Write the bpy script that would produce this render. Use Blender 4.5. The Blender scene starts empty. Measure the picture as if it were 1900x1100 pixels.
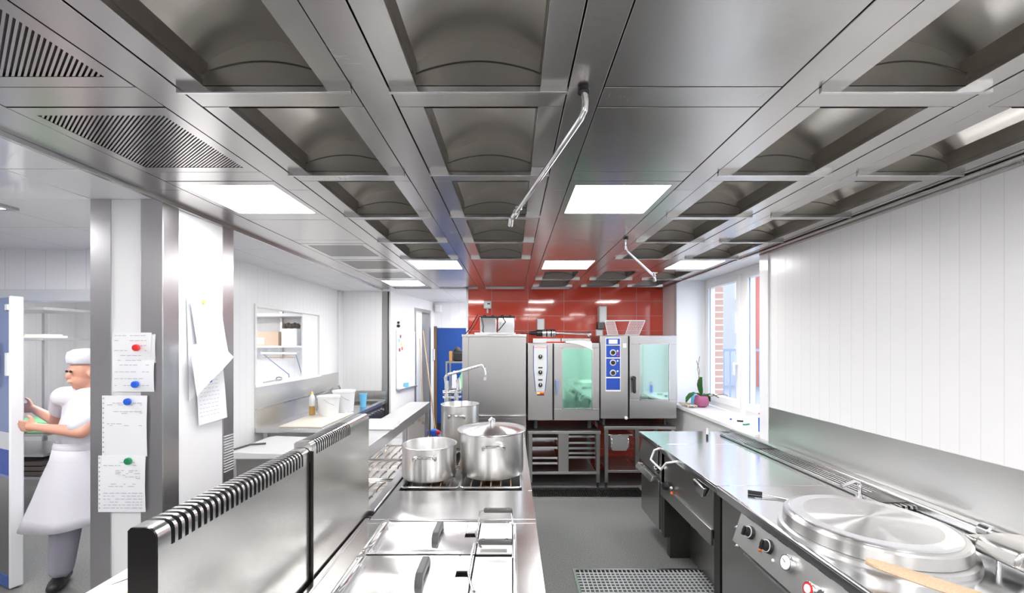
import bpy, math, random
from mathutils import Vector, Matrix
random.seed(7)
sc = bpy.context.scene
PI = math.pi
# ------------------------------------------------------------------ camera
F, CX, CY, H = 750.0, 950.0, 636.0, 1.73     # focal length (px of 1900x1100), vanishing point, camera height
CEIL = 2.467
cam_d = bpy.data.cameras.new('camera'); cam = bpy.data.objects.new('camera', cam_d)
sc.collection.objects.link(cam)
cam.location = (0, 0, H); cam.rotation_euler = (PI/2, 0, 0)
cam_d.sensor_width = 36; cam_d.lens = F/1900*36
cam_d.shift_x = 0.0; cam_d.shift_y = (CY-550)/1900
cam_d.clip_start = 0.05; cam_d.clip_end = 200
sc.camera = cam
# ------------------------------------------------------------------ world, exposure
w = bpy.data.worlds.new('world'); sc.world = w; w.use_nodes = True
wn = w.node_tree.nodes; bg = wn['Background']
bg.inputs[0].default_value = (0.80, 0.88, 1.0, 1); bg.inputs[1].default_value = 1.9
vs = sc.view_settings
vs.view_transform = 'Standard'; vs.look = 'None'; vs.gamma = 1; vs.use_curve_mapping = False
vs.exposure = 0.95
LAMP = 17.0                                   # emission of the ceiling diffusers
sc.cycles.max_bounces = 10; sc.cycles.diffuse_bounces = 5; sc.cycles.glossy_bounces = 6
sc.cycles.sample_clamp_indirect = 6.0; sc.cycles.caustics_refractive = False

def at(px, py, Y): return Vector(((px-CX)*Y/F, Y, H-(py-CY)*Y/F))
def onz(px, py, Z):
    Y = F*(H-Z)/(py-CY); return Vector(((px-CX)*Y/F, Y, Z))
# ------------------------------------------------------------------ materials
M = {}
def nmat(name):
    m = bpy.data.materials.new(name); m.use_nodes = True
    nt = m.node_tree; b = nt.nodes['Principled BSDF']; M[name] = m
    return m, nt, b
def N(nt, t, **k):
    n = nt.nodes.new(t)
    for a, v in k.items(): setattr(n, a, v)
    return n
def mth(nt, op, a, b=None, c=None):
    n = N(nt, 'ShaderNodeMath', operation=op)
    for i, v in enumerate((a, b, c)):
        if v is None: continue
        if isinstance(v, (int, float)): n.inputs[i].default_value = v
        else: nt.links.new(v, n.inputs[i])
    return n.outputs[0]
def plain(name, col, rough=0.5, metal=0.0, var=0.0, scale=20, bump=0.0, coat=0.0):
    m, nt, b = nmat(name)
    b.inputs['Base Color'].default_value = (*col, 1); b.inputs['Roughness'].default_value = rough
    b.inputs['Metallic'].default_value = metal; b.inputs['Coat Weight'].default_value = coat
    tc = N(nt, 'ShaderNodeTexCoord'); no = N(nt, 'ShaderNodeTexNoise'); no.inputs['Scale'].default_value = scale
    nt.links.new(tc.outputs['Object'], no.inputs['Vector'])
    v = mth(nt, 'MULTIPLY_ADD', no.outputs[0], max(var, .04), rough-max(var, .04)/2)
    nt.links.new(v, b.inputs['Roughness'])
    if bump:
        bp = N(nt, 'ShaderNodeBump'); bp.inputs['Strength'].default_value = bump; bp.inputs['Distance'].default_value = .004
        nt.links.new(no.outputs[0], bp.inputs['Height']); nt.links.new(bp.outputs[0], b.inputs['Normal'])
    return m
def steel(name, col, rough, stretch=(2, 2, 60), rv=.12, bump=.05, wav=0.0, aniso=0.0, axis=None):
    m, nt, b = nmat(name)
    b.inputs['Metallic'].default_value = 1; bump *= .12
    if aniso:
        b.inputs['Anisotropic'].default_value = aniso; b.inputs['Anisotropic Rotation'].default_value = .25; tg = N(nt, 'ShaderNodeTangent', direction_type='RADIAL', axis=axis); nt.links.new(tg.outputs[0], b.inputs['Tangent'])
    tc = N(nt, 'ShaderNodeTexCoord'); mp = N(nt, 'ShaderNodeMapping'); mp.inputs['Scale'].default_value = stretch
    nt.links.new(tc.outputs['Object'], mp.inputs[0])
    no = N(nt, 'ShaderNodeTexNoise'); no.inputs['Scale'].default_value = 6; no.inputs['Detail'].default_value = 5
    nt.links.new(mp.outputs[0], no.inputs['Vector'])
    n2 = N(nt, 'ShaderNodeTexNoise'); n2.inputs['Scale'].default_value = 3.2; n2.inputs['Detail'].default_value = 3
    nt.links.new(tc.outputs['Object'], n2.inputs['Vector'])
    s = mth(nt, 'ADD', no.outputs[0], n2.outputs[0])
    nt.links.new(mth(nt, 'MULTIPLY_ADD', s, rv, rough-rv), b.inputs['Roughness'])
    mx = N(nt, 'ShaderNodeMix', data_type='RGBA'); nt.links.new(no.outputs[0], mx.inputs[0])
    mx.inputs[6].default_value = (*[c*.94 for c in col], 1); mx.inputs[7].default_value = (*[min(1, c*1.06) for c in col], 1)
    nt.links.new(mx.outputs[2], b.inputs['Base Color'])
    bp = N(nt, 'ShaderNodeBump'); bp.inputs['Strength'].default_value = bump; bp.inputs['Distance'].default_value = .0015
    nt.links.new(no.outputs[0], bp.inputs['Height'])
    out = bp.outputs[0]
    if wav:
        b2 = N(nt, 'ShaderNodeBump'); b2.inputs['Strength'].default_value = wav; b2.inputs['Distance'].default_value = .02
        nt.links.new(n2.outputs[0], b2.inputs['Height']); nt.links.new(out, b2.inputs['Normal']); out = b2.outputs[0]
    nt.links.new(out, b.inputs['Normal'])
    return m
def lined(name, col, line, spec, rough=.35, depth=.002, lw=None, coat=0.0, bumpy=0.0):
    """plain colour with thin joint lines; spec = [(axis, pitch, offset, width), ...]"""
    m, nt, b = nmat(name)
    tc = N(nt, 'ShaderNodeTexCoord'); sp = N(nt, 'ShaderNodeSeparateXYZ'); nt.links.new(tc.outputs['Object'], sp.inputs[0])
    tot = None
    for ax, pitch, off, wd in spec:
        f = mth(nt, 'FRACT', mth(nt, 'MULTIPLY', mth(nt, 'SUBTRACT', sp.outputs[ax], off-wd/2), 1/pitch))
        l = mth(nt, 'LESS_THAN', f, wd/pitch)
        tot = l if tot is None else mth(nt, 'MAXIMUM', tot, l)
    mx = N(nt, 'ShaderNodeMix', data_type='RGBA'); nt.links.new(tot, mx.inputs[0])
    mx.inputs[6].default_value = (*col, 1); mx.inputs[7].default_value = (*line, 1)
    nt.links.new(mx.outputs[2], b.inputs['Base Color'])
    nt.links.new(mth(nt, 'MULTIPLY_ADD', tot, .3, rough), b.inputs['Roughness'])
    b.inputs['Coat Weight'].default_value = coat
    bp = N(nt, 'ShaderNodeBump', invert=True); bp.inputs['Strength'].default_value = .5; bp.inputs['Distance'].default_value = depth
    nt.links.new(tot, bp.inputs['Height']); out = bp.outputs[0]
    if bumpy:
        no = N(nt, 'ShaderNodeTexNoise'); no.inputs['Scale'].default_value = 4; nt.links.new(tc.outputs['Object'], no.inputs['Vector'])
        b2 = N(nt, 'ShaderNodeBump'); b2.inputs['Strength'].default_value = bumpy; b2.inputs['Distance'].default_value = .01
        nt.links.new(no.outputs[0], b2.inputs['Height']); nt.links.new(out, b2.inputs['Normal']); out = b2.outputs[0]
    nt.links.new(out, b.inputs['Normal'])
    return m
def emis(name, col, st):
    m, nt, b = nmat(name)
    b.inputs['Base Color'].default_value = (.9, .9, .9, 1)
    b.inputs['Emission Color'].default_value = (*col, 1); b.inputs['Emission Strength'].default_value = st
    no = N(nt, 'ShaderNodeTexNoise'); nt.links.new(mth(nt, 'MULTIPLY_ADD', no.outputs[0], .1, .4), b.inputs['Roughness'])
    return m
def speckle(name, c1, c2, scale, rough):
    m, nt, b = nmat(name)
    tc = N(nt, 'ShaderNodeTexCoord'); no = N(nt, 'ShaderNodeTexNoise'); no.inputs['Scale'].default_value = scale; no.inputs['Detail'].default_value = 4
    nt.links.new(tc.outputs['Object'], no.inputs['Vector'])
    cr = N(nt, 'ShaderNodeValToRGB'); cr.color_ramp.elements[0].position = .38; cr.color_ramp.elements[1].position = .64
    cr.color_ramp.elements[0].color = (*c1, 1); cr.color_ramp.elements[1].color = (*c2, 1)
    nt.links.new(no.outputs[0], cr.inputs[0]); nt.links.new(cr.outputs[0], b.inputs['Base Color'])
    b.inputs['Roughness'].default_value = rough
    bp = N(nt, 'ShaderNodeBump'); bp.inputs['Strength'].default_value = .15; bp.inputs['Distance'].default_value = .002
    nt.links.new(no.outputs[0], bp.inputs['Height']); nt.links.new(bp.outputs[0], b.inputs['Normal'])
    return m
def glassy(name, col, alpha, rough=.03):
    m, nt, b = nmat(name)
    b.inputs['Base Color'].default_value = (*col, 1); b.inputs['Roughness'].default_value = rough
    tr = N(nt, 'ShaderNodeBsdfTransparent'); tr.inputs[0].default_value = (*[min(1, .85+c*.15) for c in col], 1)
    mx = N(nt, 'ShaderNodeMixShader'); fr = N(nt, 'ShaderNodeFresnel'); fr.inputs[0].default_value = 1.5
    ge = N(nt, 'ShaderNodeNewGeometry')
    nt.links.new(mth(nt, 'MULTIPLY', mth(nt, 'MULTIPLY_ADD', fr.outputs[0], 1-alpha, alpha), mth(nt, 'SUBTRACT', 1.0, ge.outputs['Backfacing'])), mx.inputs[0])
    nt.links.new(tr.outputs[0], mx.inputs[1]); nt.links.new(b.outputs[0], mx.inputs[2])
    nt.links.new(mx.outputs[0], nt.nodes['Material Output'].inputs[0])
    return m
steel('ceil_steel', (.53, .515, .50), .25, (3, 60, 3), .07, .03)
steel('ceil_steel_x', (.53, .515, .50), .25, (60, 3, 3), .07, .03)
steel('end_steel', (.42, .405, .38), .36, (3, 40, 3), .06, .0)  # darker than the baffles: shade at the cassette ends put into the colour
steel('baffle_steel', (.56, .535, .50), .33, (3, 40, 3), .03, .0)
steel('top_steel', (.62, .62, .62), .24, (3, 70, 3), .10, .03, .03)
steel('range_steel', (.80, .81, .83), .17, (2, 40, 2), .02, .0)
steel('splash_steel', (.74, .735, .72), .32, (2, 2, 60), .03, .0)
steel('control_steel', (.74, .735, .725), .42, (2, 60, 2), .04, .0)
steel('body_steel', (.44, .435, .425), .33, (70, 70, 2), .08, .03)
steel('oven_steel', (.50, .495, .49), .36, (70, 70, 2), .08, .03)
steel('panel_steel', (.58, .57, .555), .25, (2, 2, 60), .02, .0, .0)
steel('pot_steel', (.80, .795, .79), .32, (14, 14, .5), .03, .0, aniso=.75, axis='Z')
steel('pot_inner', (.58, .57, .55), .36, (14, 14, 1), .03, .0)
steel('kettle_steel', (.74, .735, .73), .34, (4, 4, 4), .02, .0, aniso=.96, axis='Z')
steel('lid_steel', (.80, .80, .80), .26, (4, 4, 4), .04, .0, aniso=.8, axis='Z')
steel('chrome', (.82, .82, .84), .10, (4, 4, 4), .04, .0)
steel('void_steel', (.045, .043, .042), .3, (60, 60, 3), .05, .0)  # near-black colour standing for a dark reflection on the flue guards
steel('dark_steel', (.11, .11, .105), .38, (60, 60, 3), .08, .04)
steel('guard_steel', (.56, .55, .57), .30, (60, 60, 2), .06, .02)
steel('brass_grate', (.42, .30, .22), .42, (5, 5, 5), .1, .02)
plain('black_plastic', (.015, .015, .016), .38)
plain('grey_grip', (.07, .07, .072), .42)
plain('rubber', (.02, .02, .02), .7)
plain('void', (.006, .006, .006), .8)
plain('white_plastic', (.82, .83, .85), .35)
plain('white_gloss', (.84, .84, .87), .10, coat=.3)
plain('white_paint', (.84, .84, .86), .45)
plain('white_frame', (.86, .86, .86), .3)
plain('sill_white', (.85, .85, .85), .18)
plain('shelf_grey', (.40, .41, .42), .35)
plain('pale_grey', (.62, .62, .63), .4)
plain('light_grey', (.62, .64, .66), .4)
plain('blue_door', (.001, .050, .26), .45)
plain('blue_leaf', (.20, .26, .47), .3)
plain('blue_dark', (.04, .10, .34), .35)
plain('blue_panel', (.010, .060, .38), .35)
plain('blue_plastic', (.02, .12, .70), .3)
plain('sky_plastic', (.18, .55, .85), .3)
plain('red_plastic', (.75, .03, .03), .3)
plain('green_plastic', (.01, .25, .10), .3)
plain('yellow_plastic', (.85, .62, .15), .4)
plain('orange_plastic', (.9, .15, .02), .4)
plain('amber', (.60, .34, .10), .3)
plain('paper', (.86, .87, .90), .7)
plain('ink', (.40, .41, .50), .8)
plain('red_ink', (.8, .08, .10), .6)
plain('brown_frame', (.16, .09, .05), .5)
plain('cream', (.80, .76, .66), .5, var=.1)
plain('cardboard', (.66, .50, .38), .8)
plain('skin', (.66, .33, .24), .5)
plain('cloth_white', (.66, .65, .71), .85, scale=60, bump=.2)
plain('cloth_lilac', (.58, .62, .80), .85)
plain('cloth_grey', (.36, .35, .42), .85, scale=60, bump=.3)
plain('leaf_green', (.03, .13, .03), .4)
plain('pot_pink', (.36, .10, .20), .2)
plain('stem_brown', (.20, .13, .08), .7)
plain('tan_cloth', (.62, .52, .42), .9)
plain('crate_green', (.25, .62, .30), .5)
plain('dark_tray', (.09, .075, .065), .6)
plain('house_pale', (.48, .54, .64), .9)
plain('house_red', (.60, .15, .12), .9)
plain('window_grey', (.22, .28, .36), .2)
plain('rail_blue', (.22, .30, .45), .5)
plain('pavement', (.30, .33, .38), .9)
plain('oven_inside', (.16, .22, .19), .5)
lined('rib_y', (.84, .84, .85), (.73, .73, .75), [(1, .085, 0, .003)], .28)
lined('rib_x', (.84, .84, .85), (.73, .73, .75), [(0, .085, 0, .003)], .28)
lined('rib_x_wide', (.80, .80, .83), (.62, .62, .66), [(0, .16, 0, .004)], .35)
lined('tile_red', (.60, .070, .042), (.50, .26, .22), [(0, .497, .218, .006), (2, .203, 2.101, .006)], .07, .001, coat=.3, bumpy=.05)
lined('ceil_tile', (.76, .76, .79), (.50, .50, .53), [(0, .62, .3, .005), (1, .62, .1, .005)], .4)
lined('brick', (.50, .30, .24), (.75, .70, .66), [(2, .09, 0, .018), (1, .24, 0, .012)], .9)
speckle('floor_grey', (.125, .125, .125), (.215, .215, .21), 110, .48)
m_, nt_, b_ = nmat('wood')
tc_ = N(nt_, 'ShaderNodeTexCoord'); mp_ = N(nt_, 'ShaderNodeMapping'); mp_.inputs['Scale'].default_value = (30, 30, 3)
no_ = N(nt_, 'ShaderNodeTexNoise'); no_.inputs['Scale'].default_value = 5
nt_.links.new(tc_.outputs['Object'], mp_.inputs[0]); nt_.links.new(mp_.outputs[0], no_.inputs['Vector'])
cr_ = N(nt_, 'ShaderNodeValToRGB'); cr_.color_ramp.elements[0].color = (.46, .30, .18, 1); cr_.color_ramp.elements[1].color = (.70, .54, .38, 1)
nt_.links.new(no_.outputs[0], cr_.inputs[0]); nt_.links.new(cr_.outputs[0], b_.inputs['Base Color']); b_.inputs['Roughness'].default_value = .65
emis('diffuser', (1.0, .985, .97), LAMP)
glassy('pane', (.9, .95, 1.0), .03)
plain('oven_glass', (.36, .74, .56), .06, metal=1.0, var=.02)
plain('oven_glass_pale', (.52, .74, .68), .07, metal=1.0, var=.02)

# ------------------------------------------------------------------ mesh helper
class MB:
    def __init__(s): s.v = []; s.f = []
    def add(s, vs, fs):
        o = len(s.v); s.v += [tuple(p) for p in vs]; s.f += [tuple(i+o for i in f) for f in fs]; return s
    def box(s, x0, x1, y0, y1, z0, z1, mat=None):
        if x0 > x1: x0, x1 = x1, x0
        if y0 > y1: y0, y1 = y1, y0
        if z0 > z1: z0, z1 = z1, z0
        vs = [Vector((x, y, z)) for z in (z0, z1) for y in (y0, y1) for x in (x0, x1)]
        if mat: vs = [mat @ p for p in vs]
        return s.add(vs, [(0, 2, 3, 1), (4, 5, 7, 6), (0, 1, 5, 4), (2, 6, 7, 3), (0, 4, 6, 2), (1, 3, 7, 5)])
    def cyl(s, p0, p1, r0, r1=None, n=20, cap=True):
        p0, p1 = Vector(p0), Vector(p1); r1 = r0 if r1 is None else r1
        d = (p1-p0).normalized(); a = d.orthogonal().normalized(); b = d.cross(a)
        vs = [p0+(a*math.cos(2*PI*i/n)+b*math.sin(2*PI*i/n))*r0 for i in range(n)] + \
             [p1+(a*math.cos(2*PI*i/n)+b*math.sin(2*PI*i/n))*r1 for i in range(n)]
        fs = [(i, (i+1) % n, n+(i+1) % n, n+i) for i in range(n)]
        if cap: fs += [tuple(range(n))[::-1], tuple(range(n, 2*n))]
        return s.add(vs, fs)
    def tube(s, pts, r, n=10, closed=False):
        pts = [Vector(p) for p in pts]; rings = []; m = len(pts); up = None
        for i, p in enumerate(pts):
            a = pts[(i-1) % m] if (i or closed) else pts[0]; b = pts[(i+1) % m] if (i < m-1 or closed) else pts[-1]
            d = (b-a).normalized()
            if up is None: up = d.orthogonal().normalized()
            up = (up-d*up.dot(d)).normalized(); q = d.cross(up)
            rr = r[i] if isinstance(r, (list, tuple)) else r
            rings.append([p+(up*math.cos(2*PI*k/n)+q*math.sin(2*PI*k/n))*rr for k in range(n)])
        vs = [q for R in rings for q in R]; fs = []
        for i in range(m if closed else m-1):
            j = (i+1) % m
            fs += [(i*n+k, i*n+(k+1) % n, j*n+(k+1) % n, j*n+k) for k in range(n)]
        if not closed: fs += [tuple(range(n))[::-1], tuple(range((m-1)*n, m*n))]
        return s.add(vs, fs)
    def lathe(s, c, prof, n=48, sx=1, sy=1, mat=None):
        """prof: [(radius, height)], around the vertical through c"""
        vs = []; fs = []; m = len(prof)
        for r, z in prof:
            vs += [Vector((c[0]+r*math.cos(2*PI*k/n)*sx, c[1]+r*math.sin(2*PI*k/n)*sy, c[2]+z)) for k in range(n)]
        for i in range(m-1):
            fs += [(i*n+k, i*n+(k+1) % n, (i+1)*n+(k+1) % n, (i+1)*n+k) for k in range(n)]
        if mat: vs = [mat @ v for v in vs]
        if prof[0][0] > 0: fs.append(tuple(range(n))[::-1])
        if prof[-1][0] > 0: fs.append(tuple(range((m-1)*n, m*n)))
        return s.add(vs, fs)
    def prism(s, poly, axis, a, b):
        """poly in the two other axes (in xyz order), extruded along axis from a to b"""
        def P(u, v, w):
            return {0: (w, u, v), 1: (u, w, v), 2: (u, v, w)}[axis]
        n = len(poly)
        return s.add([P(u, v, a) for u, v in poly]+[P(u, v, b) for u, v in poly],
                     [tuple(range(n))[::-1], tuple(range(n, 2*n))]+[(i, (i+1) % n, n+(i+1) % n, n+i) for i in range(n)])
    def sphere(s, c, r, n=14, m=9, sx=1, sy=1, sz=1):
        vs = [Vector((c[0], c[1], c[2]-r*sz))]
        for j in range(1, m):
            t = -PI/2+PI*j/m
            vs += [Vector((c[0]+r*sx*math.cos(t)*math.cos(2*PI*k/n), c[1]+r*sy*math.cos(t)*math.sin(2*PI*k/n), c[2]+r*sz*math.sin(t))) for k in range(n)]
        vs.append(Vector((c[0], c[1], c[2]+r*sz)))
        fs = [(0, 1+(k+1) % n, 1+k) for k in range(n)]
        for j in range(m-2):
            o = 1+j*n
            fs += [(o+k, o+(k+1) % n, o+n+(k+1) % n, o+n+k) for k in range(n)]
        o = 1+(m-2)*n
        fs += [(o+k, o+(k+1) % n, len(vs)-1) for k in range(n)]
        return s.add(vs, fs)
    def sheet(s, grid, th=.001):
        """grid[i][j] of points, thickened along its local normal"""
        a, b = len(grid), len(grid[0]); top = []
        for i in range(a):
            for j in range(b):
                u = grid[min(i+1, a-1)][j]-grid[max(i-1, 0)][j]; v = grid[i][min(j+1, b-1)]-grid[i][max(j-1, 0)]
                top.append(grid[i][j]+u.cross(v).normalized()*th)
        vs = [p for r in grid for p in r]+top; n = a*b; fs = []
        for i in range(a-1):
            for j in range(b-1):
                q = (i*b+j, (i+1)*b+j, (i+1)*b+j+1, i*b+j+1)
                fs += [q[::-1], tuple(k+n for k in q)]
        rim = [i*b for i in range(a)]+[(a-1)*b+j for j in range(1, b)]+[i*b+b-1 for i in range(a-2, -1, -1)]+[j for j in range(b-2, 0, -1)]
        for k in range(len(rim)):
            p, q = rim[k], rim[(k+1) % len(rim)]; fs.append((p, q, q+n, p+n))
        return s.add(vs, fs)
    def build(s, name, mat, parent=None, origin=None, bevel=0, kind=None, ang=35):
        me = bpy.data.meshes.new(name)
        if parent is not None:
            o = Vector(); q = parent
            while q is not None: o += q.location; q = q.parent
            po = o.copy()
            if origin is not None: o = Vector(origin)
        else: o = Vector(origin) if origin is not None else Vector()
        me.from_pydata([Vector(v)-o for v in s.v], [], s.f); me.validate(); me.update()
        import bmesh as _b
        bm = _b.new(); bm.from_mesh(me); _b.ops.recalc_face_normals(bm, faces=bm.faces); bm.to_mesh(me); bm.free()
        me.materials.append(M[mat])
        for p in me.polygons: p.use_smooth = True
        me.set_sharp_from_angle(angle=math.radians(ang))
        ob = bpy.data.objects.new(name, me); sc.collection.objects.link(ob)
        if parent is not None: ob.parent = parent; ob.location = o-po
        else: ob.location = o
        if bevel:
            bv = ob.modifiers.new('bevel', 'BEVEL'); bv.width = bevel; bv.segments = 2; bv.limit_method = 'ANGLE'; bv.angle_limit = .7
        if kind: ob['kind'] = kind
        return ob
def B(*a, **k): return MB().box(*a, **k)
def tag(o, label, cat, group=None):
    o['label'] = label; o['category'] = cat
    if group: o['group'] = group
    return o
def thing(name, label, cat, loc, group=None):
    o = bpy.data.objects.new(name, None); sc.collection.objects.link(o); o.location = loc; o.empty_display_size = .05
    return tag(o, label, cat, group)
def dup(root, loc, label, group=None, rotz=None):
    def cp(o, p):
        c = o.copy(); sc.collection.objects.link(c)
        if p is not None: c.parent = p
        for ch in list(o.children): cp(ch, c)
        return c
    r = cp(root, None); r.location = loc; r['label'] = label
    if group: r['group'] = group
    if rotz is not None: r.rotation_euler.z = rotz
    return r
def S(name, mb, mat, **k): return mb.build(name, mat, kind='structure', **k)
def text(body, size, loc, rot, mat, parent, name='lettering'):
    c = bpy.data.curves.new(name, 'FONT'); c.body = body; c.size = size; c.align_x = 'CENTER'; c.align_y = 'CENTER'; c.extrude = .0004
    o = bpy.data.objects.new(name, c); sc.collection.objects.link(o); c.materials.append(M[mat])
    bpy.context.view_layer.update()
    me = bpy.data.meshes.new_from_object(o); bpy.data.objects.remove(o); o = bpy.data.objects.new(name, me); sc.collection.objects.link(o)
    q = parent; off = Vector()
    while q is not None: off += q.location; q = q.parent
    o.parent = parent; o.location = Vector(loc)-off; o.rotation_euler = rot
    return o

# ================================================================== SETTING
S('floor', B(-6.6, 4.2, -2.8, 8.2, -.1, 0), 'floor_grey')
XW = 2.07; YW = 5.55; WY0, WY1 = 3.35, 5.12            # right wall, red wall, window opening
XI = 2.44
# right wall
mb = MB().box(XW, XW+.5, -2.8, WY0, 0, 2.9).box(XW, XW+.5, WY0, WY1, 0, .93).box(XW, XW+.5, WY1, YW+.15, 0, 2.9)
S('wall_right', mb, 'rib_y')
S('trim_1', B(XW+.0, XW+.40, WY1-.012, WY1, .93, 2.52).box(XW, XW+.4, WY0, WY0+.012, .93, 2.52).box(XW, XW+.5, WY0, WY1, 2.52, 2.6), 'white_paint')
S('trim_2', B(XW-.012, XW, WY0-.10, WY0+.012, .93, CEIL), 'white_gloss', bevel=.003)
S('trim_3', B(XW-.05, XI-.01, WY0+.014, WY1-.014, .93, .97), 'sill_white', bevel=.006)
S('trim_4', B(XW-.012, XW, WY1-.06, WY1+.012, .97, CEIL), 'light_grey', bevel=.003)
# red wall
S('wall_back', B(-.60, XW, YW, YW+.15, 0, 2.9), 'tile_red')
S('wall_corridor_near', B(-.60, XW, YW+.151, YW+.165, 0, 2.6), 'white_paint')
S('trim_5', B(-.63, -.60, YW-.01, YW+.16, 0, 2.9), 'white_paint')
# corridor
WA, WB = Vector((-1.74, 5.80, 0)), Vector((-1.41, 7.34, 0))
wd = (WB-WA).normalized(); wl = (WB-WA).length
wm = Matrix.Translation(WA) @ Matrix.Rotation(math.atan2(wd.y, wd.x), 4, 'Z')     # local x along the wall, local -y faces the corridor
d0, d1 = .80, 1.33
S('wall_corridor_left', B(0, d0, 0, .12, 0, 2.6, wm).box(d0, d1, 0, .12, 2.26, 2.6, wm).box(d1, wl+.1, 0, .12, 0, 2.6, wm), 'rib_y')
S('trim_6', B(d0-.04, d0, -.015, .13, 0, 2.30, wm).box(d1, d1+.05, -.015, .13, 0, 2.30, wm).box(d0, d1, -.015, .13, 2.25, 2.30, wm), 'body_steel')
S('wall_alcove', B(d0-.2, d1+.9, .8, .86, 0, 2.5, wm).box(d1+.3, d1+.36, .12, .8, 0, 2.5, wm), 'white_paint')
S('wall_corridor_back', B(-1.7, -1.40, 7.34, 7.5, 0, 2.6).box(-1.40, .9, 7.34, 7.5, 2.0, 2.6).box(-.5, .9, 7.34, 7.5, 0, 2.0), 'rib_x_wide')
S('wall_corridor_right', B(.8, .9, 5.7, 7.34, 0, 2.6), 'white_paint')
bd = S('door_1', B(-1.36, -.5, 7.33, 7.38, 0, 2.0), 'blue_door', bevel=.003)
MB().box(-1.36, -.5, 7.318, 7.33, 0, .28).build('kick_plate', 'dark_steel', bd)
MB().cyl((-.6, 7.30, 1.02), (-.72, 7.30, 1.02), .01).cyl((-.6, 7.33, 1.02), (-.6, 7.30, 1.02), .01).build('door_handle', 'chrome', bd)
S('trim_7', B(-1.41, -1.36, 7.31, 7.34, 0, 2.03), 'brown_frame')
# prep corner
XL = -2.46; HY0, HY1, HZ0, HZ1 = 3.88, 5.15, 1.32, 2.08
S('wall_left', B(XL-.1, XL, 3.19, HY0, 0, 2.6).box(XL-.1, XL, HY0, HY1, 0, HZ0).box(XL-.1, XL, HY0, HY1, HZ1, 2.6).box(XL-.1, XL, HY1, 5.95, 0, 2.6), 'rib_y')
S('wall_prep_back', B(XL, -1.78, 5.80, 5.92, 0, 2.6), 'rib_x')
S('trim_8', B(-1.86, -1.765, 5.785, 5.80, 0, CEIL).box(-1.78, -1.765, 5.785, 5.93, 0, CEIL), 'body_steel', bevel=.002)
S('trim_9', B(XL, XL+.03, 5.70, 5.80, 1.0, CEIL), 'white_gloss', bevel=.004)
S('trim_10', B(XL-.11, XL+.012, HY0-.025, HY0+.003, HZ0+.003, HZ1+.025).box(XL-.11, XL+.012, HY1-.003, HY1+.025, HZ0+.003, HZ1+.025).box(XL-.11, XL+.012, HY0+.003, HY1-.003, HZ1-.003, HZ1+.025).box(XL-.16, XL+.02, HY0-.025, HY1+.02, HZ0-.02, HZ0+.003), 'white_frame', bevel=.003)
# cold room wall with the doorway
DX0, DX1, DZ = -4.28, -3.12, 2.06
S('wall_cold_room', B(-6.6, DX0, 3.19, 3.29, 0, 2.6).box(DX1, XL-.1, 3.19, 3.29, 0, 2.6).box(DX0, DX1, 3.19, 3.29, DZ, 2.6), 'rib_x_wide')
S('trim_11', B(DX0-.05, DX1+.05, 3.175, 3.19, DZ, DZ+.09).box(DX0-.06, DX0, 3.175, 3.19, 0, DZ).box(DX1, DX1+.06, 3.175, 3.19, 0, DZ), 'light_grey', bevel=.002)
S('wall_store_back', B(-6.6, XL-.1, 6.0, 6.1, 0, 2.6), 'rib_x')
S('wall_store_left', B(-6.6, -6.5, -2.8, 6.1, 0, 2.6), 'rib_y')
S('wall_behind', B(-6.6, XW+.5, -2.8, -2.7, 0, 2.9), 'white_paint')
# pillar
PX, PY0, PY1, PXL = -1.80, 2.08, 2.60, -2.16
S('wall_pillar', B(PXL, PX, PY0, PY1, 0, CEIL), 'white_paint')
def px2x(px): return (px-CX)*PY0/F
def px2y(px): return F*PX/(px-CX)
S('trim_12', B(PXL-.004, px2x(207), PY0-.006, PY0, 0, CEIL), 'guard_steel')
S('trim_13', B(px2x(263), PX+.006, PY0-.006, PY0, 0, CEIL).box(PX, PX+.006, PY0, px2y(330), 0, CEIL), 'guard_steel', bevel=.001)
S('trim_14', B(PX, PX+.006, px2y(412), PY1+.004, 0, CEIL), 'guard_steel')
mb = MB()
for k in range(14): mb.box(PX+.006, PX+.009, px2y(414), PY1, .92+k*.017, .926+k*.017)
S('trim_15', mb, 'light_grey')

# ---------------- stainless ceiling: beams, cross bars and blank panels
BAYS = {'G': (-1.585, -1.085), 'A': (-.969, -.462), 'M': (-.357, .162), 'B': (.265, .781), 'R': (.888, 1.386), 'W': (1.489, 1.955)}
def bar(n): return 1.166+.58*n                        # near edge of cross bar n
def mod(k): return bar(k-1)+.10, bar(k)               # bay module between two bars
g = .0022
mb = MB()
for x0, x1 in ((-1.77, -1.585), (-1.085, -.969), (-.462, -.357), (.162, .265), (.781, .888), (1.386, 1.489), (1.955, 2.065)):
    mb.box(x0+g, x1-g, -2.7, .57, CEIL, CEIL+.03)
    mb.box(x0+g, x1-g, .5715, 1.95, CEIL, CEIL+.03)
    mb.box(x0+g, x1-g, 1.9515, 4.2, CEIL, CEIL+.03)
    mb.box(x0+g, x1-g, 4.2015, YW-.01, CEIL, CEIL+.03)
mb.box(-1.79, -1.77, -2.7, YW-.01, CEIL-.02, CEIL+.05)
mb.box(2.035, 2.068, -2.7, WY0-.02, CEIL-.02, CEIL-.004).box(1.99, 2.03, -2.7, YW-.02, CEIL-.012, CEIL-.004)
S('ceiling', mb, 'ceil_steel', bevel=.0012)
CASS = {'A': [0, 1, 2, 3, 4], 'M': [0, 1, 2, 3, 4], 'B': [6, 7], 'R': [0, 1, 2, 3, 4, 6, 7], 'W': [0, 1, 2, 3, 4, 6, 7]}
GRIL = {'G': [0, 1, 4, 5, 6]}
LITE = {'G': [2, 7], 'A': [5], 'B': [2, 5], 'W': [5]}
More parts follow.
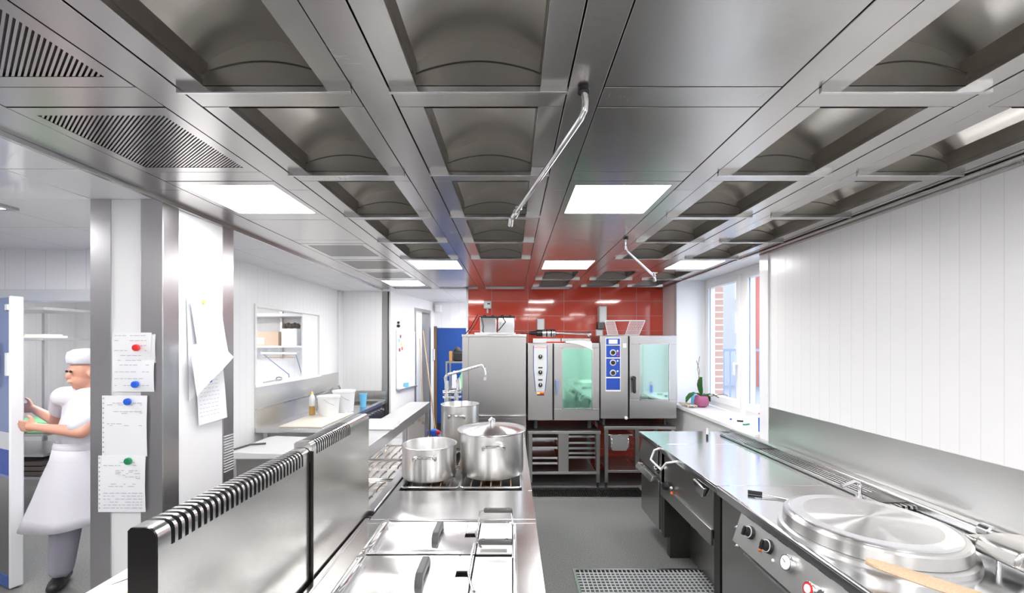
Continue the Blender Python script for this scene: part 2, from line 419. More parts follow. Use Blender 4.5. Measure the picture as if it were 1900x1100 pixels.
LITE_B = {'G': [-1, -4], 'B': [-1, -4], 'W': [-1, -4], 'M': [-4]}    # unseen fill lights added behind the camera, built as the same fittings
mb = MB(); mp = MB(); mr = MB()
for b, (x0, x1) in BAYS.items():
    for k in range(-5, 8):
        y0, y1 = mod(k)
        used = k in CASS.get(b, []) or k in GRIL.get(b, []) or k in LITE.get(b, []) or k in LITE_B.get(b, [])
        mb.box(x0+g, x1-g, y1+g, y1+.10-g, CEIL+.001, CEIL+.03)
        if not used: mp.box(x0+g, x1-g, y0+g, y1-g, CEIL+.001, CEIL+.02)
        if k in CASS.get(b, []):
            mr.box(x0+.002, x1-.002, y1-.004, y1+.007, CEIL-.017, CEIL+.004)
S('ceiling', mb, 'ceil_steel_x', bevel=.001)
S('ceiling', mp, 'ceil_steel', bevel=.001)
S('ceiling', mr, 'top_steel', bevel=.0015)
S('ceiling', B(-6.6, XW+.6, -2.8, 8.2, 2.90, 3.0), 'void')
# white ceilings
mb = MB().box(-6.5, -1.79, PY0, 3.19, CEIL+.001, CEIL+.04).box(XL, -1.79, 3.19, YW+.25, CEIL+.001, CEIL+.04).box(-1.79, .8, YW-.01, 7.34, CEIL+.001, CEIL+.04)
S('ceiling', mb, 'ceil_tile')
mb = MB()
for x0, x1 in ((-6.5, -3.26), (-3.255, -2.162), (-2.157, -1.79)):
    for y0, y1 in ((-2.7, -1.4), (-1.395, .4), (.405, 1.715), (1.72, PY0)):
        mb.box(x0, x1, y0, y1, CEIL+.001, CEIL+.04)
S('ceiling', mb, 'white_gloss', bevel=.001)
S('ceiling', B(-6.5, XL-.1, 3.29, 6.0, 2.45, 2.5), 'white_paint')

# ================================================================== CEILING FITTINGS
def cassette(x0, x1, y0, y1, label):
    t = thing('filter_cassette', label, 'ceiling filter', (x0, y0, CEIL), 'arched filter cassettes of the steel ceiling')
    s = .080; a, b_ = x0+s, x1-s; zs, zc = CEIL+.080, CEIL+.145
    for ua, ub in ((x0+g, a), (b_, x1-g)): B(ua, ub, y0+g, y1-g, CEIL+.002, CEIL+.022).build('frame_side', 'ceil_steel', t, bevel=.001)
    n = 16; fr = MB(); top = MB()
    def arch(z0, z1): return [(a+(b_-a)*i/n, z0+(z1-z0)*math.sin(PI*i/n)**.85) for i in range(n+1)]
    A2, A1 = arch(CEIL+.036, CEIL+.072), arch(zs, zc)
    # barrel vault
    vs = [(u, y0+.005, v) for u, v in A1]+[(u, y1+.014, v) for u, v in A1]
    top.add(vs, [(i, i+1, n+2+i, n+1+i) for i in range(n)])
    # sides
    for u in (a, b_): top.add([(u, y0-.01, CEIL+.02), (u, y1+.014, CEIL+.02), (u, y1+.014, zs+.004), (u, y0-.01, zs+.004)], [(0, 1, 2, 3)])
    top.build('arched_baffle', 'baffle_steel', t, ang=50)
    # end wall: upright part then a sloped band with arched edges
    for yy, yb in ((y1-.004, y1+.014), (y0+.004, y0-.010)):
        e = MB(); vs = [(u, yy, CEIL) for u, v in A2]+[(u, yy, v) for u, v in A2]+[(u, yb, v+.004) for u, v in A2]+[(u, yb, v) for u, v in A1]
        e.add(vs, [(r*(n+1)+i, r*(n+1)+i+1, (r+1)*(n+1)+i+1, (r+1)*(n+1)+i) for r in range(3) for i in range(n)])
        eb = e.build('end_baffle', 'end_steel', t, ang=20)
        MB().tube([(u, yy-.001, v) for u, v in A2], .0022, 6).build('seam', 'dark_steel', eb)
    return t
ORD = {0: 'nearest', 1: 'second', 2: 'third', 3: 'fourth', 4: 'fifth', 6: 'last but one', 7: 'farthest'}
ROW = {'A': 'row just left of the middle beam', 'M': 'row left of the hanging water pipe', 'B': 'middle row before the red wall',
       'R': 'inner row right of the ceiling lights', 'W': 'row along the right wall'}
for b, ks in CASS.items():
    for k in ks:
        x0, x1 = BAYS[b]; y0, y1 = mod(k)
        o = ORD[k] if b != 'B' else {6: 'nearer', 7: 'farther'}[k]
        if b in 'AM' and k == 4: o = 'farthest'
        cassette(x0, x1, y0, y1, 'arched steel filter cassette, %s in the %s' % (o, ROW[b]))
for k, lab in ((0, 'nearest, partly cut by the left frame'), (1, 'second, beside the big left ceiling light'), (4, 'third, beyond the big left ceiling light'), (5, 'fourth, over the prep corner'), (6, 'fifth, farthest toward the corridor')):
    x0, x1 = BAYS['G']; y0, y1 = mod(k)
    t = thing('ceiling_grille', 'perforated steel air grille: '+lab, 'air grille', (x0, y0, CEIL), 'perforated grilles of the left ceiling strip')
    m_ = .045
    MB().box(x0+g, x1-g, y0+g, y0+m_, CEIL, CEIL+.02).box(x0+g, x1-g, y1-m_, y1-g, CEIL, CEIL+.02).box(x0+g, x0+m_, y0+m_, y1-m_, CEIL, CEIL+.02).box(x1-m_, x1-g, y0+m_, y1-m_, CEIL, CEIL+.02).build('frame', 'ceil_steel', t)
    mesh = MB(); gx0, gx1, gy0, gy1 = x0+m_, x1-m_, y0+m_, y1-m_
    sl = -.58/.80                                   # slots run diagonally across the plate
    pit = .0168; nb = int((gx1-gx0+(gy1-gy0)/abs(sl))/pit)+1
    def clip(c):                                    # end points of the line x + (y-gy0)/|sl| = c inside the plate
        pts = []
        for x in (gx0, gx1):
            y = gy0+(c-x)*abs(sl)
            if gy0 <= y <= gy1: pts.append((x, y))
        for y in (gy0, gy1):
            x = c-(y-gy0)/abs(sl)
            if gx0 < x < gx1: pts.append((x, y))
        return pts[:2] if len(pts) >= 2 else None
    for i in range(nb):
        A_, B_ = clip(gx0+i*pit), clip(gx0+i*pit+pit*.52)
        if not A_ or not B_: continue
        A_, B_ = sorted(A_), sorted(B_)
        q4 = [A_[0], A_[1], B_[1], B_[0]]
        mesh.prism(q4, 2, CEIL+.001, CEIL+.006)
    mesh.build('perforated_plate', 'ceil_steel', t)
    B(x0+m_, x1-m_, y0+m_, y1-m_, CEIL+.012, CEIL+.016).build('backing', 'dark_steel', t)
def clight(x0, x1, y0, y1, label, frame=.04, z=CEIL, fl=.0):
    t = thing('ceiling_light', label, 'ceiling light', (x0, y0, z))
    f = frame
    MB().box(x0+g, x1-g, y0+g, y0+f+.012, z, z+.02).box(x0+g, x1-g, y1-f+.012, y1-g, z, z+.02).box(x0+g, x0+f, y0+f+.012, y1-f+.012, z, z+.02).box(x1-f, x1-g, y0+f+.012, y1-f+.012, z, z+.02).build('frame', 'ceil_steel', t, bevel=.001)
    B(x0+f, x1-f, y0+f+.012, y1-f+.012, z+.004, z+.012).build('diffuser', 'diffuser', t)
    B(x0+f-.01, x1-f+.01, y0+f, y1-f+.02, z+.021, z+.06).build('housing', 'ceil_steel', t)
    return t
LL = {('G', 2): 'big square ceiling light nearest on the left, right of the pillar', ('G', 7): 'small far left ceiling light before the corridor',
      ('A', 5): 'square ceiling light by the blue reflection left of centre', ('B', 2): 'big square ceiling light by the hanging water pipe in the middle',
      ('B', 5): 'middle square ceiling light in front of the red wall', ('W', 5): 'square ceiling light at the far right above the window',
      }
for D_ in (LITE, LITE_B):
    for b, ks in D_.items():
        for k in ks:
            x0, x1 = BAYS[b]; y0, y1 = mod(k)
            clight(x0, x1, y0, y1, LL.get((b, k), 'added fill light behind the camera, %s strip, %s' % ({'G': 'left', 'A': 'left of centre', 'M': 'centre left', 'B': 'middle', 'W': 'right wall'}[b], 'near' if k == -1 else 'far')), frame=.035)
clight(-3.26, -2.70, 1.50, 2.05+.17, 'flush light in the white ceiling left of the pillar', z=CEIL-.014)
clight(-3.30, -2.74, -.6, 0.0, 'unseen fill light added under the white ceiling behind the camera, near', z=CEIL-.014)  # added out of view to brighten the left side
clight(-5.0, -4.4, .6, 1.2, 'fill light added under the white ceiling far left outside the view', z=CEIL-.014)  # unseen lamp, added to lift the dark left zone
clight(-5.0, -3.5, 3.8, 4.3, 'long fill light added in the cold store near the doorway', z=2.42)  # added out of view to brighten the room behind the doorway
clight(-4.3, -3.5, 5.0, 5.2, 'long light on the cold store ceiling by the shelves', z=2.42)  # added out of view to brighten what the hatch shows
clight(-.45, .35, 5.95, 6.75, 'flush light in the white corridor ceiling', z=CEIL-.014)  # added lamp kept out of sight, brightens the corridor
clight(-2.35, -1.85, 6.75, 7.1, 'small fill light added inside the corridor doorway', z=2.40)  # added lamp, brightens the dark alcove
# hanging water pipes
def waterpipe(p0, pb, p1, label):
    t = thing('water_pipe', label, 'water pipe', p0, 'swivel water pipes on the ceiling')
    p0, pb, p1 = Vector(p0), Vector(pb), Vector(p1); d = (p1-pb).normalized()
    pts = [p0, pb+Vector((0, 0, .03)), pb+Vector((0, 0, .008))+d*.004, pb+d*.03, p1]
    MB().tube(pts, .0095, 12).build('pipe', 'chrome', t)
    MB().cyl(p0, p0-Vector((0, 0, .012)), .017).build('collar', 'black_plastic', t)
    v = MB().cyl(p1-d*.01, p1+d*.035, .016).cyl(p1+d*.035, p1+d*.06, .011).cyl(p1+d*.06+Vector((-.005, 0, .0)), p1+d*.085+Vector((-.004, 0, -.03)), .013)
    v.build('valve', 'chrome', t)
    sd = d.cross(Vector((0, 0, 1))).normalized()
    MB().cyl(p1+d*.01, p1+d*.01+Vector((0, 0, .025))+sd*.012, .008).cyl(p1+d*.01+Vector((0, 0, .025))+sd*.0-d*.02, p1+d*.01+Vector((0, 0, .028))+sd*.03+d*.01, .006).build('lever', 'chrome', t)
waterpipe((.207, 1.172, CEIL), (.213, 1.172, 2.40), (.018, 1.90, 2.34), 'near swivel water pipe hanging from the ceiling with a valve at its tip')
waterpipe((.80, 2.84, CEIL), (.80, 2.84, 2.384), (1.24, 3.55, 2.32), 'far swivel water pipe by the right filter rows')

# ================================================================== WINDOW AND OUTSIDE
wf = thing('window_1', 'window', 'window', (XI, WY0, .97)); del wf['category']; del wf['label']; wf['kind'] = 'structure'
z0, z1 = .97, 2.52
fx0, fx1 = XI, XI+.07
MB().box(fx0, fx1, WY0+.01, WY1-.01, z0, z0+.07).box(fx0, fx1, WY0+.01, WY1-.01, z1-.06, z1).box(fx0-.002, fx1, WY1-.07, WY1-.012, z0+.001, z1-.001).box(fx0-.002, fx1, WY0+.01, WY0+.08, z0+.001, z1-.001).box(fx0-.002, fx1, 4.22, 4.30, z0+.001, z1-.001).build('frame', 'white_frame', wf, bevel=.004)
for a, b_ in ((4.30, WY1-.07), (WY0+.08, 4.22)):
    sm = MB().box(fx0-.02, fx1-.01, a+.07, b_-.07, z0+.06, z0+.135).box(fx0-.02, fx1-.01, a+.07, b_-.07, z1-.12, z1-.05).box(fx0-.02, fx1-.01, b_-.07, b_-.003, z0+.06, z1-.05).box(fx0-.02, fx1-.01, a+.003, a+.07, z0+.06, z1-.05)
    so = sm.build('sash', 'white_frame', wf, bevel=.004)
    B(fx0+.02, fx0+.028, a+.06, b_-.06, z0+.12, z1-.11).build('pane', 'pane', so)
    q = MB(); 
    for yy in (a+.072, b_-.072): q.box(fx0-.004, fx0+.004, yy-.004, yy+.004, z0+.135, z1-.12)
    q.build('gasket', 'rail_blue', so)
MB().cyl((fx0-.02, 4.335, 1.50), (fx0-.06, 4.335, 1.50), .012).box(fx0-.07, fx0-.052, 4.322, 4.348, 1.38, 1.52).build('handle', 'white_plastic', wf, bevel=.004)
S('ground', B(XW+.5, 30, -4, 34, -.4, -.3), 'pavement')
S('wall_outer_pier', B(2.75, 2.95, 5.65, 6.35, -.3, 4.5), 'brick')
t = thing('apartment_house', 'pale blue-white apartment house outside with small windows', 'building', (9, 17, -.3))
B(6.2, 14, 19.2, 24, -.3, 9.5).build('wall', 'house_pale', t)
for z in (.6, 2.2, 3.8, 5.4):
    for x in (7.6, 8.9, 10.6, 12.0):
        w_ = B(x, x+.6, 19.13, 19.22, z, z+.95).build('window', 'white_frame', t)
        B(x+.07, x+.53, 19.12, 19.14, z+.07, z+.88).build('pane', 'window_grey', w_)
t = thing('red_house', 'red building outside with a dark roof edge, at the right pane', 'building', (14, 15, -.3))
B(11.4, 17, 15.0, 18.9, -.3, 5.2).build('wall', 'house_red', t)
MB().prism([(14.8, 5.2), (19.05, 5.2), (17, 6.8)], 0, 11.2, 17.2).build('roof', 'window_grey', t)
B(11.3, 11.4, 15.4, 18.5, -.3, 1.9).build('shopfront', 'rail_blue', t)
t = thing('balcony_railing', 'blue-grey bar railing outside the window', 'railing', (4.3, 7, -.3))
r_ = MB().box(3.6, 9.5, 8.68, 8.72, 1.55, 1.60).box(3.6, 9.5, 8.68, 8.72, .35, .40).build('rail', 'rail_blue', t)
q = MB()
for i in range(44): q.box(3.6+i*.135, 3.625+i*.135, 8.69, 8.71, .38, 1.56)
q.box(3.6, 3.66, 8.67, 8.73, -.3, 1.6).box(9.4, 9.46, 8.67, 8.73, -.3, 1.6).build('bars', 'rail_blue', t)

# ================================================================== OVENS AND BACK WALL
YF = 4.83
# tall cabinet
t = thing('tall_cabinet', 'tall plain stainless cabinet left of the two ovens', 'cabinet', (-.2, YF, 0))
B(-.595, .170, YF+.02, YW-.03, .10, 1.82).build('body', 'oven_steel', t, bevel=.004)
B(-.520, .166, YF, YF+.02, .875, 1.80).build('upper_door', 'oven_steel', t, bevel=.004)
B(-.595, -.525, YF, YF+.02, .10, 1.80).build('side_post', 'oven_steel', t, bevel=.003)
B(-.600, .175, YF-.006, YF+.03, 1.80, 1.835).build('top_edge', 'top_steel', t, bevel=.004)
B(-.520, .166, YF, YF+.02, .12, .83).build('lower_door', 'body_steel', t, bevel=.004)
B(-.520, .166, YF-.015, YF+.015, .845, .865).build('grip_rail', 'top_steel', t, bevel=.003)
for x in (-.54, .12):
    for y in (YF+.06, YW-.1): MB().cyl((x, y, 0), (x, y, .10), .02).build('foot', 'black_plastic', t)
def combi(name, label, x0, x1, zb, zt, side, kind):
    t = thing(name, label, 'oven', ((x0+x1)/2, YF, zb))
    B(x0, x1, YF+.03, YW-.06, zb, zt).build('body', 'oven_steel', t, bevel=.006)
    B(x0+.003, side-.004, YF, YF+.03, zb+.01, zt-.006).build('control_column', 'oven_steel', t, bevel=.004)
    B(side-.003, side+.010, YF+.012, YF+.03, zb+.01, zt-.006).build('door_gap', 'void', t)
    return t
def door_win(t, x0, x1, z0, z1, gx0, gx1, gz0, gz1, gm):
    d = MB().box(x0, x1, YF-.012, YF+.03, z0, gz0).box(x0, x1, YF-.012, YF+.03, gz1, z1).box(x0, gx0, YF-.012, YF+.03, gz0, gz1).box(gx1, x1, YF-.012, YF+.03, gz0, gz1).build('door', 'oven_steel', t, bevel=.003)
    MB().box(gx0, gx1, YF-.006, YF+.0, gz0, gz1).build('glass', gm, d)
    q = MB().box(gx0-.006, gx0+.006, YF-.015, YF-.008, gz0-.006, gz1+.006).box(gx1-.006, gx1+.006, YF-.015, YF-.008, gz0-.006, gz1+.006).box(gx0, gx1, YF-.015, YF-.008, gz0-.006, gz0+.006).box(gx0, gx1, YF-.015, YF-.008, gz1-.006, gz1+.006)
    q.build('glass_frame', 'top_steel', d)
    B(gx0, gx1, YF+.026, YF+.0285, gz0, gz1).build('cavity_back', 'oven_inside', d)
    return d
def q2(px, py): p = at(px, py, YF); return p.x, p.z
# middle oven
x0, zt = q2(979, 636); x1, zb = q2(1112, 781)
xs, _ = q2(1026, 636)
t = combi('combi_oven', 'combi steamer with a narrow white dial panel, left of the blue-panelled oven', x0, x1, zb, zt, xs, 0)
gx0, gz1 = q2(1043, 646); gx1, gz0 = q2(1099, 758)
door_win(t, xs+.012, x1-.003, zb+.01, zt-.006, gx0, gx1, gz0, gz1, 'oven_glass')
a, zA = q2(990.5, 641); b_, zB = q2(1014.5, 726)
MB().prism([(a, zA), (b_, zA), (b_, zA-.28), (b_-.025, zB), (a+.025, zB), (a, zA-.28)], 1, YF-.010, YF).build('dial_panel', 'light_grey', t, bevel=.002)
MB().prism([(a-.008, zA), (a, zA), (a, zA-.28), (a+.025, zB), (a+.017, zB), (a-.008, zA-.28)], 1, YF-.008, YF).prism([(b_+.008, zA), (b_, zA), (b_, zA-.28), (b_-.025, zB), (b_-.017, zB), (b_+.008, zA-.28)], 1, YF-.008, YF).build('panel_border', 'blue_dark', t)
for py in (661.5, 690.5, 714):
    x, z = q2(1002.5, py)
    kn = MB().cyl((x, YF-.01, z), (x, YF-.035, z), .026, .022, 24).build('knob', 'black_plastic', t, bevel=.003)
    B(x-.003, x+.003, YF-.0365, YF-.034, z, z+.02).build('pointer', 'white_plastic', kn)
for py in (682, 704.5):
    x, z = q2(1002.5, py); B(x-.026, x+.026, YF-.012, YF-.009, z-.009, z+.009).build('display', 'dark_steel', t)
x, z = q2(1002.5, 644.5); text('RATIONAL', .033, (x, YF-.0105, z), (PI/2, 0, 0), 'red_ink', t)
x, z = q2(1003, 730)
bdg = B(x-.045, x+.045, YF-.006, YF, z-.022, z+.018).build('badge', 'yellow_plastic', t)
B(x-.01, x+.043, YF-.008, YF-.005, z-.006, z+.012).build('badge_stripe', 'red_plastic', bdg); B(x-.043, x+.043, YF-.008, YF-.005, z-.022, z-.008).build('badge_base', 'black_plastic', bdg)
x, z = q2(1032.5, 704); _, zl = q2(1032.5, 732)
MB().prism([(x-.018, z), (x+.022, z), (x+.008, zl), (x-.008, zl)], 1, YF-.06, YF-.035).box(x-.008, x+.008, YF-.036, YF-.01, z-.05, z-.02).build('door_handle', 'blue_leaf', t, bevel=.005)
q = MB()
for i in range(9): q.box(x1-.20+i*.018, x1-.188+i*.018, YF-.0125, YF-.0119, zb+.125, zb+.137)
q.build('maker_mark', 'body_steel', t)
for x in (x0+.1, x1-.1):
    for y in (YF+.1, YW-.15): MB().cyl((x, y, .694), (x, y, zb), .028, .034).build('foot', 'dark_steel', t)
OV1 = (x0, x1)
# right oven
x0, zt = q2(1114, 622); x1, zb = q2(1255, 777.5); xs, _ = q2(1166, 636)
t = combi('combi_oven', 'combi steamer with a blue dial panel and black lever handle, beside the window', x0, x1, zb, zt, xs, 1)
gx0, gz1 = q2(1186, 638.5); gx1, gz0 = q2(1241, 741.5)
door_win(t, xs+.012, x1-.003, zb+.01, zt-.006, gx0, gx1, gz0, gz1, 'oven_glass_pale')
a, zA = q2(1124.5, 628); b_, zB = q2(1150, 723)
B(a-.008, b_+.008, YF-.006, YF, zB-.02, zA+.008).build('panel_frame', 'white_plastic', t, bevel=.002)
zs = [q2(0, p)[1] for p in (628, 639.5, 641, 663, 665, 699, 701.5, 723)]
for i in range(0, 8, 2): B(a, b_, YF-.009, YF-.003, zs[i+1], zs[i]).build('blue_panel', 'blue_panel', t)
B(a+.03, b_-.03, YF-.0105, YF-.008, zs[1]+.012, zs[0]-.012).build('name_plate', 'white_plastic', t)
x, z = q2(1142, 642.5); B(x-.035, x+.03, YF-.0105, YF-.008, z-.007, z+.007).build('display', 'dark_steel', t)
for py in (654, 672.5, 691.5):
    x, z = q2(1137, py)
    MB().cyl((x, YF-.009, z), (x, YF-.011, z), .038, .038, 28).build('dial_ring', 'light_grey', t)
    kn = MB().cyl((x, YF-.01, z), (x, YF-.035, z), .026, .022, 24).build('knob', 'black_plastic', t, bevel=.003)
    MB().cyl((x+.055, YF-.009, z+.02), (x+.055, YF-.011, z+.02), .010, .010, 12).build('symbol', 'white_plastic', t)
for dz in (0, -.034):
    x, z = q2(1145.5, 654); B(x-.008, x+.012, YF-.0115, YF-.009, z+dz-.007, z+dz+.007).build('warning_mark', 'red_plastic', t)
x, z = q2(1174, 701)
MB().cyl((x, YF-.012, z), (x, YF-.06, z), .026, .026, 24).prism([(x-.018, z), (x+.018, z), (x+.02, z-.165), (x, z-.18), (x-.014, z-.165)], 1, YF-.07, YF-.045).build('door_handle', 'black_plastic', t, bevel=.005)
x, z = q2(1159, 641); B(x-.02, x+.02, YF-.0015, YF+.001, z-.025, z+.025).build('sticker', 'paper', t)
x, z = q2(1161, 775); MB().sphere((x, YF-.015, z), .02).build('drain_knob', 'white_plastic', t)
for x in (x0+.06, x1-.1):
    for y in (YF+.1, YW-.15): MB().cyl((x, y, .735), (x, y, zb), .022, .026).build('foot', 'dark_steel', t)
# stands
def stand(label, x0, x1, zt, post, mids, shelf):
    t = thing('oven_stand', label, 'oven stand', ((x0+x1)/2, YF, 0))
    MB().box(x0-.01, x1+.01, YF-.01, YW-.1, zt-.035, zt).build('top_frame', 'oven_steel', t, bevel=.003)
    for x in (x0, x1-post):
        for y in (YF, YW-.15):
            lg = B(x, x+post, y, y+post, .06, zt-.035).build('leg', 'body_steel', t, bevel=.002)
            MB().cyl((x+post/2, y+post/2, 0), (x+post/2, y+post/2, .06), .016).build('foot', 'black_plastic', lg)
    for a, b_ in mids: B(a, b_, YF, YF+.04, shelf+.03, zt-.035).build('centre_panel', 'body_steel', t, bevel=.002)
    B(x0+post-.002, x1-post+.002, YF+.0, YW-.12, shelf, shelf+.03).build('bottom_shelf', 'oven_steel', t, bevel=.002)
    return t
x0, _ = q2(981, 0); x1, zt = q2(1113, 799.5); ma, _ = q2(1036, 0); mb_, _ = q2(1055, 0); sh = q2(0, 880)[1]
t = stand('steel rack stand with trays under the middle oven', x0, x1, zt, .042, [(ma, mb_)], sh)
tray_spots = []
for (ra, rb, lab, ys) in ((x0+.045, ma-.005, 'left', (816, 833, 852, 862)), (mb_+.005, x1-.045, 'right', (812, 824, 834, 843, 851))):
    for py in ys:
        z = q2(0, py)[1]
        rr = MB().box(ra, ra+.012, YF+.04, YW-.2, z-.010, z-.005).box(rb-.012, rb, YF+.04, YW-.2, z-.010, z-.005)
        rr.build('runner', 'chrome', t)
        tray_spots.append((ra, rb, z, lab, py))
def tray(ra, rb, z, label):
    t = thing('gastronorm_tray', label, 'tray', (ra, YF+.05, z-.005), 'trays in the oven stand')
    MB().box(ra+.002, rb-.002, YF+.03, YW-.25, z-.005, z+.002).build('base', 'top_steel', t)
    MB().box(ra+.002, rb-.002, YF+.03, YF+.036, z+.002, z+.020).box(ra+.002, ra+.008, YF+.036, YW-.25, z+.002, z+.02).box(rb-.008, rb-.002, YF+.036, YW-.25, z+.002, z+.02).box(ra+.002, rb-.002, YW-.256, YW-.25, z+.002, z+.02).build('rim', 'chrome', t)
names = ['topmost', 'second', 'third', 'fourth', 'bottom']
for lab in ('left', 'right'):
    L = [q for q in tray_spots if q[3] == lab]
    for i, (ra, rb, z, l_, py) in enumerate(L):
        tray(ra, rb, z, 'steel tray, %s in the %s half of the rack under the middle oven' % (names[i] if i < len(L)-1 else 'bottom', lab))
x0, _ = q2(1122, 0); x1, zt = q2(1252, 791); m0, _ = q2(1179, 0); m1, _ = q2(1186, 0); sh = q2(0, 877)[1]
t = stand('open steel stand under the right oven beside the range', x0, x1, zt, .042, [(m0, m1)], sh)
for py in (812, 823, 834, 845, 856, 866):
    z = q2(0, py)[1]; MB().tube([(m0-.01, YF+.03, z), (m0-.01, YW-.2, z)], .004).build('runner', 'chrome', t)
a, zz = q2(1131, 808); b_, _ = q2(1171, 838); z2 = q2(0, 838)[1]
t = thing('food_pan', 'deep steel food pan hanging in the stand under the right oven', 'pan', ((a+b_)/2, YF+.1, z2))
MB().prism([(a+.015, zz-.005), (b_-.015, zz-.005), (b_-.025, z2+.03), (b_-.045, z2), (a+.045, z2), (a+.025, z2+.03)], 1, YF+.04, YF+.38).build('body', 'pot_steel', t, bevel=.006)
B(a-.012, b_+.03, YF+.03, YF+.40, zz-.006, zz+.004).build('rim', 'chrome', t, bevel=.002)
for x in (a+.03, b_-.03): MB().tube([(x, YF+.038, zz-.03), (x+.004, YF+.012, zz-.05), (x+.004, YF+.012, z2+.05), (x, YF+.038, z2+.035)], .006).build('handle', 'chrome', t)
# things on top of cabinet and ovens
x0, z0 = at(884, 620, 5.0).x, 1.835
t = tag(B(-.46, .045, 4.95, 5.35, 1.8355, 1.855).build('white_tray', 'white_plastic', origin=(-.2, 5.15, 1.8355), bevel=.004), 'flat white tray on top of the tall cabinet', 'tray')
def canister(x, label, cable):
    t = thing('dispenser_unit', label, 'appliance', (x+.11, 5.1, 1.8555), 'steel boxes with black lids on the cabinet')
    B(x, x+.205, 5.0, 5.22, 1.8555, 2.045).build('body', 'chrome', t, bevel=.008)
    MB().box(x-.004, x+.209, 4.995, 5.225, 2.045, 2.062).cyl((x+.05, 5.1, 2.062), (x+.05, 5.1, 2.08), .02).cyl((x+.15, 5.1, 2.062), (x+.15, 5.1, 2.078), .016).build('lid', 'black_plastic', t, bevel=.003)
    MB().tube(cable, .006, 8).build('cable', 'black_plastic', t)
canister(-.395, 'left of two shiny boxes with black lids on the tall cabinet', [(-.38, 4.99, 2.05), (-.37, 4.985, 2.02), (-.355, 4.982, 1.94), (-.36, 4.98, 1.88), (-.35, 4.97, 1.86)])
canister(-.175, 'right of two shiny boxes with black lids on the tall cabinet', [(-.12, 4.99, 2.05), (-.08, 4.985, 1.99), (-.12, 4.98, 1.94), (-.16, 4.985, 1.89), (-.19, 4.985, 1.87)])
t = tag(MB().tube([(-.45, 5.3, 2.1), (-.5, 5.25, 2.0), (-.53, 5.2, 1.93), (-.58, 5.15, 1.86), (-.60, 5.1, 1.838)], .006, 8).tube([(-.43, 5.3, 2.08), (-.47, 5.27, 1.98), (-.52, 5.22, 1.9), (-.55, 5.15, 1.842)], .005, 8).build('power_cable', 'black_plastic', origin=(-.55, 5.15, 1.85)), 'black cables trailing down beside the left shiny box', 'cable')
t = thing('hand_blender', 'long black and chrome hand blender lying on the ovens', 'hand blender', (.5, 4.95, 1.84))
zc = 1.85
MB().cyl((.21, 4.95, zc+.0), (.30, 4.95, zc), .018, .03).cyl((.30, 4.95, zc), (.37, 4.95, zc), .042).build('grip', 'black_plastic', t, bevel=.004)
MB().cyl((.37, 4.95, zc), (.52, 4.95, zc), .045, .048, 28).cyl((.52, 4.95, zc), (.545, 4.95, zc), .048, .02, 28).build('motor', 'chrome', t, bevel=.004)
MB().cyl((.415, 4.95, zc), (.43, 4.95, zc), .0475, n=28).cyl((.47, 4.95, zc), (.485, 4.95, zc), .0485, n=28).cyl((.505, 4.95, zc), (.513, 4.95, zc), .0488, n=28).build('band', 'black_plastic', t)
MB().cyl((.545, 4.95, zc), (.92, 4.95, zc-.012), .013).build('shaft', 'top_steel', t)
MB().cyl((.92, 4.95, zc-.012), (.945, 4.95, zc-.014), .016, .035).cyl((.945, 4.95, zc-.014), (.965, 4.95, zc-.014), .038).build('blade_guard', 'chrome', t)
MB().tube([(.21, 4.95, zc), (.17, 4.97, zc-.005), (.14, 5.0, zc+.006), (.10, 5.05, 1.842)], .005, 8).build('cable', 'black_plastic', t)
zt1 = q2(0, 636)[1]
for i, (xa, xb, ya, lab) in enumerate(((.26, .60, 5.10, 'left'), (.62, .98, 5.15, 'right'))):
    t = tag(MB().box(xa, xb, ya-.10, ya+.12, zt1+.001, zt1+.012).box(xa, xb, ya-.10, ya-.094, zt1+.012, zt1+.055).box(xa, xb, ya+.114, ya+.12, zt1+.012, zt1+.055).box(xa, xa+.006, ya-.094, ya+.114, zt1+.012, zt1+.055).box(xb-.006, xb, ya-.094, ya+.114, zt1+.012, zt1+.055).build('steel_tray', 'top_steel', origin=(xa, ya, zt1)), 'shallow steel tray on the middle oven, the %s one behind the blender' % lab, 'tray')
# white cloth hanging over the oven door
grid = []
for i in range(13):
    u = i/12; xx = .64+.31*u; row = []
    for j in range(6):
        v = j/5
        zz = zt1+.020+.018*math.sin(u*3.0)*(1-v)-(.0 if v < .5 else (v-.5)*2*(.02+.085*u**2))
        yy = 4.97-.17*min(1, v*1.6)+.004*math.sin(9*u)
        row.append(Vector((xx, yy, zz)))
    grid.append(row)
t = tag(MB().sheet(grid, .002).build('white_cloth', 'paper', origin=(.8, 4.9, zt1)), 'white paper sheet curling over the top of the middle oven', 'paper')
t = tag(MB().cyl((.42, 4.93, zt1+.008), (.64, 4.95, zt1+.008), .007).build('red_rod', 'red_plastic', origin=(.5, 4.94, zt1)), 'thin red rod lying on the middle oven under the blender', 'rod')
